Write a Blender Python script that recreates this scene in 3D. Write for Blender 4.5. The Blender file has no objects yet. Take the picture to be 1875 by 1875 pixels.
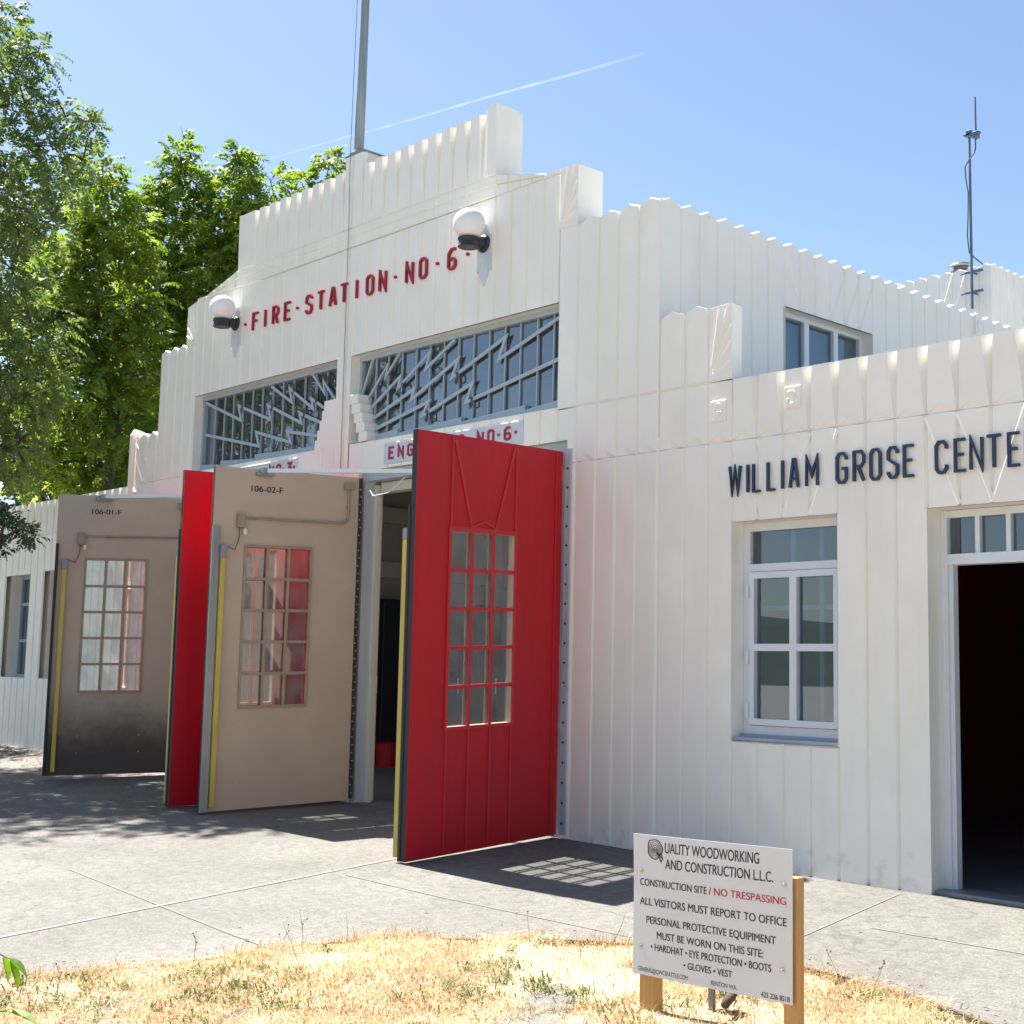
import bpy, math, random
import numpy as np
from mathutils import Matrix, Vector

random.seed(7)
RNG = np.random.default_rng(11)
SC = bpy.context.scene
COL = SC.collection

# ------------------------------------------------------------------ camera, sky, sun, exposure
cam_d = bpy.data.cameras.new("camera")
cam = bpy.data.objects.new("camera", cam_d)
COL.objects.link(cam)
SC.camera = cam
cam_d.sensor_width = 36.0
cam_d.lens = 2524.77 / 1875.0 * 36.0
cam_d.clip_start = 0.05
cam_d.clip_end = 30000
_R = ((0.6772935962904738, 0.735375470809893, 0.022277822044467186),
      (-0.07029839869852485, 0.09482872637304139, -0.9930083825400923),
      (-0.7323465843194327, 0.6709921233409488, 0.11592260715695177))
_m = Matrix.Identity(4)
for i in range(3):
    _m[i][0] = _R[0][i]; _m[i][1] = -_R[1][i]; _m[i][2] = -_R[2][i]
_m[0][3], _m[1][3], _m[2][3] = 0.0, -9.32, 1.55
cam.matrix_world = _m

SUN_DIR = Vector((0.643, 0.005, -1.0)).normalized()      # direction the light travels
SUN_EL = math.asin(-SUN_DIR.z)
world = bpy.data.worlds.new("World")
SC.world = world
world.use_nodes = True
wn = world.node_tree
bg = wn.nodes["Background"]
sky = wn.nodes.new("ShaderNodeTexSky")
sky.sky_type = 'NISHITA'
sky.sun_disc = False
sky.sun_elevation = SUN_EL
sky.sun_rotation = math.radians(270)
sky.altitude = 20
sky.air_density = 1.0
sky.dust_density = 0.6
sky.ozone_density = 1.6
wn.links.new(sky.outputs[0], bg.inputs[0])
bg.inputs[1].default_value = 0.0575

sun_d = bpy.data.lights.new("sun", 'SUN')
sun_d.energy = 5.0
sun_d.angle = math.radians(0.53)
sun_d.color = (1.0, 0.955, 0.89)
sun = bpy.data.objects.new("sun", sun_d)
COL.objects.link(sun)
sun.rotation_euler = SUN_DIR.to_track_quat('-Z', 'Y').to_euler()
sun.location = (-20, -3, 30)

SC.view_settings.view_transform = 'Standard'
SC.view_settings.look = 'None'
SC.view_settings.gamma = 1.0
SC.view_settings.use_curve_mapping = False
SC.view_settings.exposure = 1.70
SC.render.engine = 'CYCLES'
SC.cycles.use_denoising = True
SC.cycles.max_bounces = 9
SC.cycles.diffuse_bounces = 5
SC.cycles.transparent_max_bounces = 24
SC.cycles.sample_clamp_indirect = 6.0
SC.cycles.caustics_reflective = False
SC.cycles.caustics_refractive = False


# ------------------------------------------------------------------ materials
def srgb(h):
    h = h.lstrip('#')
    v = [int(h[i:i + 2], 16) / 255 for i in (0, 2, 4)]
    return tuple(((c / 12.92) if c <= 0.04045 else ((c + 0.055) / 1.055) ** 2.4) for c in v)


def mat(name, col, rough=0.6, metal=0.0, noise=0.0, nscale=8.0, bump=0.0, bscale=40.0, spec=0.5, col2=None, stretch=None):
    m = bpy.data.materials.new(name)
    m.use_nodes = True
    nt = m.node_tree
    b = nt.nodes["Principled BSDF"]
    b.inputs["Base Color"].default_value = (*col, 1)
    b.inputs["Roughness"].default_value = rough
    b.inputs["Metallic"].default_value = metal
    b.inputs["Specular IOR Level"].default_value = spec
    tc = nt.nodes.new("ShaderNodeTexCoord")
    src = tc.outputs["Object"]
    if stretch:
        mp = nt.nodes.new("ShaderNodeMapping")
        mp.inputs["Scale"].default_value = stretch
        nt.links.new(src, mp.inputs[0]); src = mp.outputs[0]
    if noise > 0 or col2:
        n = nt.nodes.new("ShaderNodeTexNoise")
        n.inputs["Scale"].default_value = nscale
        n.inputs["Detail"].default_value = 7
        n.inputs["Roughness"].default_value = 0.62
        nt.links.new(src, n.inputs["Vector"])
        r = nt.nodes.new("ShaderNodeValToRGB")
        r.color_ramp.elements[0].position = 0.3
        r.color_ramp.elements[1].position = 0.72
        c2 = col2 if col2 else tuple(c * (1 - noise) for c in col)
        r.color_ramp.elements[0].color = (*c2, 1)
        r.color_ramp.elements[1].color = (*col, 1)
        nt.links.new(n.outputs["Fac"], r.inputs[0])
        nt.links.new(r.outputs[0], b.inputs["Base Color"])
    if bump > 0:
        n2 = nt.nodes.new("ShaderNodeTexNoise")
        n2.inputs["Scale"].default_value = bscale
        n2.inputs["Detail"].default_value = 5
        nt.links.new(src, n2.inputs["Vector"])
        bp = nt.nodes.new("ShaderNodeBump")
        bp.inputs["Strength"].default_value = bump
        bp.inputs["Distance"].default_value = 0.01
        nt.links.new(n2.outputs["Fac"], bp.inputs["Height"])
        nt.links.new(bp.outputs[0], b.inputs["Normal"])
    return m


def glass_mat(name, tint, dust, refl=1.0, rough=0.02):
    """thin pane: mirror-like fresnel reflection + clear or tinted view through + a dusty film"""
    m = bpy.data.materials.new(name)
    m.use_nodes = True
    nt = m.node_tree
    nt.nodes.clear()
    out = nt.nodes.new("ShaderNodeOutputMaterial")
    tr = nt.nodes.new("ShaderNodeBsdfTransparent"); tr.inputs[0].default_value = (*tint, 1)
    gl = nt.nodes.new("ShaderNodeBsdfGlossy"); gl.inputs["Roughness"].default_value = rough; gl.inputs[0].default_value = (0.78, 0.90, 1.0, 1)
    df = nt.nodes.new("ShaderNodeBsdfDiffuse"); df.inputs[0].default_value = (0.42, 0.42, 0.40, 1)
    ly = nt.nodes.new("ShaderNodeLayerWeight"); ly.inputs["Blend"].default_value = 0.5
    pw = nt.nodes.new("ShaderNodeMath"); pw.operation = 'POWER'; pw.inputs[1].default_value = 5.0
    lw = nt.nodes.new("ShaderNodeMath"); lw.operation = 'MULTIPLY_ADD'; lw.inputs[1].default_value = 0.94; lw.inputs[2].default_value = 0.06
    nt.links.new(ly.outputs["Facing"], pw.inputs[0]); nt.links.new(pw.outputs[0], lw.inputs[0])
    mu = nt.nodes.new("ShaderNodeMath"); mu.operation = 'MULTIPLY'; mu.inputs[1].default_value = refl; mu.use_clamp = True
    m1 = nt.nodes.new("ShaderNodeMixShader"); m2 = nt.nodes.new("ShaderNodeMixShader")
    tc = nt.nodes.new("ShaderNodeTexCoord")
    no = nt.nodes.new("ShaderNodeTexNoise"); no.inputs["Scale"].default_value = 5.0; no.inputs["Detail"].default_value = 8
    rp = nt.nodes.new("ShaderNodeMapRange")
    rp.inputs[1].default_value = 0.3; rp.inputs[2].default_value = 0.75
    rp.inputs[3].default_value = dust * 0.55; rp.inputs[4].default_value = dust * 1.35
    nt.links.new(tc.outputs["Object"], no.inputs["Vector"])
    nt.links.new(no.outputs["Fac"], rp.inputs[0])
    nt.links.new(rp.outputs[0], m1.inputs[0])
    nt.links.new(tr.outputs[0], m1.inputs[1]); nt.links.new(df.outputs[0], m1.inputs[2])
    nt.links.new(lw.outputs[0], mu.inputs[0]); nt.links.new(mu.outputs[0], m2.inputs[0])
    nt.links.new(m1.outputs[0], m2.inputs[1]); nt.links.new(gl.outputs[0], m2.inputs[2])
    nt.links.new(m2.outputs[0], out.inputs[0])
    return m


def wall_paint():
    """thick off-white paint over patched stucco: brush texture, trowel bumps, thin grime streaks near the ground"""
    m = mat("white_wall_paint", (0.925, 0.895, 0.815), 0.42, noise=0.06, nscale=1.4)
    nt = m.node_tree
    b = nt.nodes["Principled BSDF"]
    tc = nt.nodes.new("ShaderNodeTexCoord")
    mp = nt.nodes.new("ShaderNodeMapping"); mp.inputs["Scale"].default_value = (1, 1, 0.35)
    n1 = nt.nodes.new("ShaderNodeTexNoise"); n1.inputs["Scale"].default_value = 22; n1.inputs["Detail"].default_value = 6
    n2 = nt.nodes.new("ShaderNodeTexNoise"); n2.inputs["Scale"].default_value = 3.5; n2.inputs["Detail"].default_value = 3
    ad = nt.nodes.new("ShaderNodeMath"); ad.operation = 'MULTIPLY_ADD'; ad.inputs[1].default_value = 3.0
    bp = nt.nodes.new("ShaderNodeBump"); bp.inputs["Strength"].default_value = 0.07; bp.inputs["Distance"].default_value = 0.010
    nt.links.new(tc.outputs["Object"], mp.inputs[0])
    nt.links.new(mp.outputs[0], n1.inputs["Vector"]); nt.links.new(tc.outputs["Object"], n2.inputs["Vector"])
    nt.links.new(n2.outputs["Fac"], ad.inputs[0]); nt.links.new(n1.outputs["Fac"], ad.inputs[2])
    nt.links.new(ad.outputs[0], bp.inputs["Height"]); nt.links.new(bp.outputs[0], b.inputs["Normal"])
    # splash-back grime on the lowest hand's breadth of wall
    sx = nt.nodes.new("ShaderNodeSeparateXYZ"); nt.links.new(tc.outputs["Object"], sx.inputs[0])
    n3 = nt.nodes.new("ShaderNodeTexNoise"); n3.inputs["Scale"].default_value = 9; n3.inputs["Detail"].default_value = 6
    nt.links.new(tc.outputs["Object"], n3.inputs["Vector"])
    mr = nt.nodes.new("ShaderNodeMapRange")
    mr.inputs[1].default_value = 0.0; mr.inputs[2].default_value = 0.42; mr.inputs[3].default_value = 0.56; mr.inputs[4].default_value = 0.28
    nt.links.new(sx.outputs[2], mr.inputs[0])
    gt_ = nt.nodes.new("ShaderNodeMath"); gt_.operation = 'SUBTRACT'
    nt.links.new(mr.outputs[0], gt_.inputs[0]); nt.links.new(n3.outputs["Fac"], gt_.inputs[1])
    sc_ = nt.nodes.new("ShaderNodeMath"); sc_.operation = 'MULTIPLY'; sc_.inputs[1].default_value = 3.0; sc_.use_clamp = True
    nt.links.new(gt_.outputs[0], sc_.inputs[0])
    ms = nt.nodes.new("ShaderNodeMapping"); ms.inputs["Scale"].default_value = (5.5, 5.5, 0.30)
    n5 = nt.nodes.new("ShaderNodeTexNoise"); n5.inputs["Scale"].default_value = 1.0; n5.inputs["Detail"].default_value = 6; n5.inputs["Roughness"].default_value = 0.65
    r5 = nt.nodes.new("ShaderNodeValToRGB")
    r5.color_ramp.elements[0].position = 0.30; r5.color_ramp.elements[0].color = (0.972, 0.966, 0.95, 1)
    r5.color_ramp.elements[1].position = 0.50; r5.color_ramp.elements[1].color = (1, 1, 1, 1)
    nt.links.new(tc.outputs["Object"], ms.inputs[0]); nt.links.new(ms.outputs[0], n5.inputs["Vector"]); nt.links.new(n5.outputs["Fac"], r5.inputs[0])
    m5 = nt.nodes.new("ShaderNodeMix"); m5.data_type = 'RGBA'; m5.blend_type = 'MULTIPLY'; m5.inputs["Factor"].default_value = 1
    nt.links.new(b.inputs["Base Color"].links[0].from_socket, m5.inputs["A"]); nt.links.new(r5.outputs[0], m5.inputs["B"])
    old = m5.outputs["Result"]
    mx = nt.nodes.new("ShaderNodeMix"); mx.data_type = 'RGBA'
    mx.inputs["B"].default_value = (0.60, 0.57, 0.51, 1)
    nt.links.new(sc_.outputs[0], mx.inputs["Factor"]); nt.links.new(old, mx.inputs["A"])
    nt.links.new(mx.outputs["Result"], b.inputs["Base Color"])
    return m


def concrete():
    m = mat("apron_concrete", (0.213, 0.203, 0.182), 0.9, noise=0.3, nscale=0.55)
    nt = m.node_tree
    b = nt.nodes["Principled BSDF"]
    tc = nt.nodes.new("ShaderNodeTexCoord")
    v = nt.nodes.new("ShaderNodeTexNoise"); v.inputs["Scale"].default_value = 75; v.inputs["Detail"].default_value = 3
    n2 = nt.nodes.new("ShaderNodeTexNoise"); n2.inputs["Scale"].default_value = 14; n2.inputs["Detail"].default_value = 8; n2.inputs["Roughness"].default_value = 0.7
    r = nt.nodes.new("ShaderNodeValToRGB")
    r.color_ramp.elements[0].position = 0.34; r.color_ramp.elements[0].color = (0.66, 0.66, 0.66, 1)
    r.color_ramp.elements[1].position = 0.62; r.color_ramp.elements[1].color = (1.10, 1.09, 1.07, 1)
    r2 = nt.nodes.new("ShaderNodeValToRGB")
    r2.color_ramp.elements[0].position = 0.33; r2.color_ramp.elements[0].color = (0.68, 0.68, 0.69, 1)
    r2.color_ramp.elements[1].position = 0.6; r2.color_ramp.elements[1].color = (1.05, 1.05, 1.05, 1)
    nt.links.new(tc.outputs["Object"], v.inputs["Vector"]); nt.links.new(tc.outputs["Object"], n2.inputs["Vector"])
    nt.links.new(v.outputs["Fac"], r.inputs[0]); nt.links.new(n2.outputs["Fac"], r2.inputs[0])
    old = b.inputs["Base Color"].links[0].from_socket
    m1 = nt.nodes.new("ShaderNodeMix"); m1.data_type = 'RGBA'; m1.blend_type = 'MULTIPLY'; m1.inputs["Factor"].default_value = 1
    m2 = nt.nodes.new("ShaderNodeMix"); m2.data_type = 'RGBA'; m2.blend_type = 'MULTIPLY'; m2.inputs["Factor"].default_value = 1
    nt.links.new(old, m1.inputs["A"]); nt.links.new(r.outputs[0], m1.inputs["B"])
    nt.links.new(m1.outputs["Result"], m2.inputs["A"]); nt.links.new(r2.outputs[0], m2.inputs["B"])
    nz = nt.nodes.new("ShaderNodeTexNoise"); nz.inputs["Scale"].default_value = 1.1; nz.inputs["Detail"].default_value = 6
    va = nt.nodes.new("ShaderNodeVectorMath"); va.operation = 'MULTIPLY_ADD'; va.inputs[1].default_value = (0.9, 0.9, 0.9)
    nt.links.new(tc.outputs["Object"], nz.inputs["Vector"]); nt.links.new(nz.outputs["Color"], va.inputs[0]); nt.links.new(tc.outputs["Object"], va.inputs[2])
    vo = nt.nodes.new("ShaderNodeTexVoronoi"); vo.feature = 'DISTANCE_TO_EDGE'; vo.inputs["Scale"].default_value = 0.33
    nt.links.new(va.outputs[0], vo.inputs["Vector"])
    cr = nt.nodes.new("ShaderNodeMapRange"); cr.inputs[1].default_value = 0.0015; cr.inputs[2].default_value = 0.006; cr.inputs[3].default_value = 0.80; cr.inputs[4].default_value = 1.0
    nt.links.new(vo.outputs["Distance"], cr.inputs[0])
    st = nt.nodes.new("ShaderNodeTexNoise"); st.inputs["Scale"].default_value = 0.9; st.inputs["Detail"].default_value = 9; st.inputs["Roughness"].default_value = 0.6
    sr = nt.nodes.new("ShaderNodeMapRange"); sr.inputs[1].default_value = 0.30; sr.inputs[2].default_value = 0.48; sr.inputs[3].default_value = 0.82; sr.inputs[4].default_value = 1.0
    nt.links.new(tc.outputs["Object"], st.inputs["Vector"]); nt.links.new(st.outputs["Fac"], sr.inputs[0])
    pm = nt.nodes.new("ShaderNodeMath"); pm.operation = 'MULTIPLY'
    nt.links.new(cr.outputs[0], pm.inputs[0]); nt.links.new(sr.outputs[0], pm.inputs[1])
    m3 = nt.nodes.new("ShaderNodeMix"); m3.data_type = 'RGBA'; m3.blend_type = 'MULTIPLY'; m3.inputs["Factor"].default_value = 1
    nt.links.new(m2.outputs["Result"], m3.inputs["A"]); nt.links.new(pm.outputs[0], m3.inputs["B"])
    nt.links.new(m3.outputs["Result"], b.inputs["Base Color"])
    bp = nt.nodes.new("ShaderNodeBump"); bp.inputs["Strength"].default_value = 0.3; bp.inputs["Distance"].default_value = 0.006
    nt.links.new(v.outputs["Fac"], bp.inputs["Height"]); nt.links.new(bp.outputs[0], b.inputs["Normal"])
    return m


def lawn_mat():
    m = mat("dry_lawn_soil", (0.48, 0.39, 0.26), 0.95, nscale=2.6, col2=(0.26, 0.18, 0.12), noise=0.2, bump=0.8, bscale=60)
    return m


def attr_leaf(name, cols, trans=0.35, rough=0.5):
    """leaf: per-leaf colour from a face attribute, some light passing through"""
    m = bpy.data.materials.new(name)
    m.use_nodes = True
    nt = m.node_tree
    b = nt.nodes["Principled BSDF"]
    out = nt.nodes["Material Output"]
    at = nt.nodes.new("ShaderNodeAttribute"); at.attribute_name = "tint"
    r = nt.nodes.new("ShaderNodeValToRGB")
    while len(r.color_ramp.elements) < len(cols):
        r.color_ramp.elements.new(0.5)
    for i, c in enumerate(cols):
        r.color_ramp.elements[i].position = i / max(1, len(cols) - 1)
        r.color_ramp.elements[i].color = (*c, 1)
    nt.links.new(at.outputs["Fac"], r.inputs[0])
    nt.links.new(r.outputs[0], b.inputs["Base Color"])
    b.inputs["Roughness"].default_value = rough
    b.inputs["Specular IOR Level"].default_value = 0.35
    if trans > 0:
        t = nt.nodes.new("ShaderNodeBsdfTranslucent")
        hs = nt.nodes.new("ShaderNodeHueSaturation"); hs.inputs["Value"].default_value = 1.6; hs.inputs["Saturation"].default_value = 1.1; hs.inputs["Hue"].default_value = 0.485
        nt.links.new(r.outputs[0], hs.inputs["Color"]); nt.links.new(hs.outputs[0], t.inputs[0])
        mx = nt.nodes.new("ShaderNodeMixShader"); mx.inputs[0].default_value = trans
        nt.links.new(b.outputs[0], mx.inputs[1]); nt.links.new(t.outputs[0], mx.inputs[2])
        nt.links.new(mx.outputs[0], out.inputs[0])
    return m


def inner_door_mat(name, soot):
    m = mat(name, (0.54, 0.43, 0.335), 0.75, noise=0.14, nscale=2.0, bump=0.05, bscale=30)
    if soot:
        nt = m.node_tree
        b = nt.nodes["Principled BSDF"]
        tc = nt.nodes.new("ShaderNodeTexCoord")
        sx = nt.nodes.new("ShaderNodeSeparateXYZ"); nt.links.new(tc.outputs["Object"], sx.inputs[0])
        n3 = nt.nodes.new("ShaderNodeTexNoise"); n3.inputs["Scale"].default_value = 2.6; n3.inputs["Detail"].default_value = 8; n3.inputs["Roughness"].default_value = 0.7
        nt.links.new(tc.outputs["Object"], n3.inputs["Vector"])
        ad = nt.nodes.new("ShaderNodeMath"); ad.operation = 'MULTIPLY_ADD'; ad.inputs[1].default_value = 0.75
        nt.links.new(n3.outputs["Fac"], ad.inputs[0]); nt.links.new(sx.outputs[2], ad.inputs[2])
        mr = nt.nodes.new("ShaderNodeMapRange"); mr.interpolation_type = 'SMOOTHSTEP'
        mr.inputs[1].default_value = 0.72; mr.inputs[2].default_value = 1.75; mr.inputs[3].default_value = 0.9; mr.inputs[4].default_value = 0.0
        nt.links.new(ad.outputs[0], mr.inputs[0])
        old = b.inputs["Base Color"].links[0].from_socket
        mx = nt.nodes.new("ShaderNodeMix"); mx.data_type = 'RGBA'; mx.inputs["B"].default_value = (0.035, 0.03, 0.03, 1)
        nt.links.new(mr.outputs[0], mx.inputs["Factor"]); nt.links.new(old, mx.inputs["A"])
        nt.links.new(mx.outputs["Result"], b.inputs["Base Color"])
    return m


def worn_red():
    """brushed red door paint: faded, rubbed patches, vertical brush marks, scuffs near hand and foot height"""
    m = mat("red_door_paint", (0.56, 0.009, 0.020), 0.42, nscale=1.3, col2=(0.46, 0.010, 0.020), bump=0.10, bscale=9, spec=0.35, stretch=(9, 9, 0.5))
    nt = m.node_tree; b = nt.nodes["Principled BSDF"]
    tc = nt.nodes.new("ShaderNodeTexCoord")
    n = nt.nodes.new("ShaderNodeTexNoise"); n.inputs["Scale"].default_value = 6.5; n.inputs["Detail"].default_value = 10; n.inputs["Roughness"].default_value = 0.72
    r = nt.nodes.new("ShaderNodeMapRange"); r.inputs[1].default_value = 0.64; r.inputs[2].default_value = 0.74; r.inputs[3].default_value = 0.0; r.inputs[4].default_value = 0.35
    mx = nt.nodes.new("ShaderNodeMix"); mx.data_type = 'RGBA'; mx.inputs["B"].default_value = (0.42, 0.06, 0.065, 1)
    nt.links.new(tc.outputs["Object"], n.inputs["Vector"]); nt.links.new(n.outputs["Fac"], r.inputs[0]); nt.links.new(r.outputs[0], mx.inputs["Factor"])
    nt.links.new(b.inputs["Base Color"].links[0].from_socket, mx.inputs["A"]); nt.links.new(mx.outputs["Result"], b.inputs["Base Color"])
    ro = nt.nodes.new("ShaderNodeMapRange"); ro.inputs[3].default_value = 0.34; ro.inputs[4].default_value = 0.6
    nt.links.new(n.outputs["Fac"], ro.inputs[0]); nt.links.new(ro.outputs[0], b.inputs["Roughness"])
    return m


M = {
    'white': wall_paint(),
    'plaque': mat("plaque_paint_and_plate_shade", (0.62, 0.66, 0.74), 0.5, noise=0.08, nscale=6),
    'red_text': mat("red_letter_paint", (0.33, 0.006, 0.028), 0.45),
    'navy': mat("navy_letter_paint", (0.012, 0.03, 0.085), 0.4),
    'red': worn_red(),
    'red_trim': mat("red_door_batten", (0.56, 0.02, 0.03), 0.45, noise=0.1, nscale=5),
    'beige': inner_door_mat("beige_door_liner", False),
    'beige_soot': inner_door_mat("beige_door_liner_scuffed", True),
    'beige_bar': mat("beige_muntin", (0.38, 0.30, 0.225), 0.6, noise=0.25, nscale=9),
    'dark_edge': mat("door_edge_rubber", (0.03, 0.026, 0.028), 0.7),
    'yellow': mat("yellow_safety_edge", (0.62, 0.49, 0.09), 0.5, noise=0.25, nscale=7, stretch=(1, 1, 0.3)),
    'grey_metal': mat("worn_grey_metal", (0.30, 0.32, 0.34), 0.5, metal=0.3, noise=0.3, nscale=10, stretch=(1, 1, 0.15)),
    'hinge': mat("dark_hinge", (0.06, 0.05, 0.05), 0.5, metal=0.5),
    'rivet': mat("worn_rivet", (0.55, 0.53, 0.50), 0.35, metal=0.6),
    'jamb': mat("pale_blue_steel_jamb", (0.47, 0.53, 0.58), 0.5, noise=0.2, nscale=4, stretch=(1, 1, 0.2)),
    'frame_white': mat("white_window_frame", (0.74, 0.77, 0.81), 0.35, noise=0.05, nscale=6),
    'frame_blue': mat("grey_blue_window_bar", (0.41, 0.50, 0.57), 0.45, noise=0.1, nscale=5),
    'sill': mat("grey_sill", (0.36, 0.43, 0.50), 0.5, noise=0.15, nscale=7),
    'black': mat("black_lamp_metal", (0.022, 0.024, 0.032), 0.45),
    'opal': mat("opal_globe", (0.86, 0.86, 0.86), 0.18, spec=0.5),
    'pole': mat("weathered_pole", (0.36, 0.43, 0.46), 0.55, metal=0.2, noise=0.55, nscale=5, stretch=(6, 6, 0.35)),
    'wire': mat("dark_wire", (0.09, 0.10, 0.11), 0.6),
    'halyard': mat("grey_halyard", (0.12, 0.13, 0.13), 0.7),
    'antenna': mat("antenna_metal", (0.10, 0.15, 0.21), 0.5, metal=0.3),
    'vent': mat("vent_metal", (0.16, 0.17, 0.18), 0.4, metal=0.7),
    'interior': mat("hall_interior_paint", (0.50, 0.49, 0.44), 0.8, noise=0.1, nscale=1),
    'interior_dark': mat("dark_blue_cupboard", (0.03, 0.035, 0.05), 0.6),
    'beam': mat("hall_beam_paint", (0.62, 0.61, 0.55), 0.7),
    'maroon': mat("maroon_room_paint", (0.24, 0.014, 0.04), 0.8, noise=0.1, nscale=1),
    'floor_in': mat("hall_floor_concrete", (0.24, 0.24, 0.235), 0.7, noise=0.25, nscale=2),
    'table': mat("table_top", (0.16, 0.14, 0.14), 0.5),
    'concrete': concrete(),
    'joint': mat("joint_sealant", (0.236, 0.228, 0.208), 0.9, noise=0.2, nscale=9),
    'seam': mat("saw_cut", (0.212, 0.204, 0.186), 0.95, noise=0.12, nscale=12),
    'soil': lawn_mat(),
    'edge_soil': mat("soil_edge", (0.16, 0.11, 0.07), 1.0, noise=0.4, nscale=14, bump=1.0, bscale=70),
    'earth': mat("ground_earth", (0.32, 0.305, 0.27), 0.95, noise=0.3, nscale=0.4),
    'hill': mat("hill_green", (0.045, 0.075, 0.06), 0.95, noise=0.4, nscale=0.05),
    'sign': mat("sign_board_white", (0.66, 0.69, 0.75), 0.3, noise=0.03, nscale=4),
    'sign_ink': mat("sign_ink_black", (0.012, 0.012, 0.014), 0.5),
    'sign_red': mat("sign_ink_red", (0.50, 0.012, 0.03), 0.5),
    'wood': mat("sign_post_wood", (0.56, 0.34, 0.13), 0.7, col2=(0.40, 0.21, 0.07), nscale=6, stretch=(9, 9, 0.6)),
    'screw': mat("screw_zinc", (0.55, 0.56, 0.57), 0.3, metal=0.8),
    'box_grey': mat("grey_box_paint", (0.27, 0.27, 0.26), 0.6, noise=0.2, nscale=20),
    'bark': mat("bark", (0.10, 0.075, 0.055), 0.9, noise=0.5, nscale=6, bump=0.6, bscale=20),
    'twig': mat("dry_twig", (0.12, 0.085, 0.05), 0.9),
    'straw': attr_leaf("dry_grass", [(0.19, 0.18, 0.07), (0.36, 0.23, 0.10), (0.50, 0.37, 0.19), (0.61, 0.51, 0.32), (0.73, 0.67, 0.50)], 0.25, 0.7),
    'weed': attr_leaf("green_weed", [(0.06, 0.10, 0.025), (0.12, 0.17, 0.04), (0.20, 0.22, 0.07)], 0.25, 0.6),
    'leaf_bright': attr_leaf("bright_pinnate_leaf", [(0.045, 0.09, 0.015), (0.14, 0.225, 0.035), (0.30, 0.39, 0.065)], 0.45),
    'leaf_fine': attr_leaf("fine_locust_leaf", [(0.045, 0.085, 0.028), (0.12, 0.185, 0.05), (0.24, 0.31, 0.09)], 0.40),
    'leaf_dark': attr_leaf("dark_leaf", [(0.018, 0.042, 0.018), (0.04, 0.08, 0.028), (0.075, 0.12, 0.04)], 0.2),
    'leaf_sapling': attr_leaf("sapling_leaf", [(0.07, 0.16, 0.015), (0.13, 0.25, 0.025)], 0.42),
    'trail': None,
    'glass_dirty': glass_mat("dusty_door_glass", (0.84, 0.86, 0.84), 0.27, 1.6, 0.05),
    'glass_clean': glass_mat("window_glass", (0.36, 0.50, 0.62), 0.04, 2.6, 0.006),
    'glass_hall': glass_mat("hall_window_glass", (0.45, 0.52, 0.56), 0.12, 3.2, 0.015),
}


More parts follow.
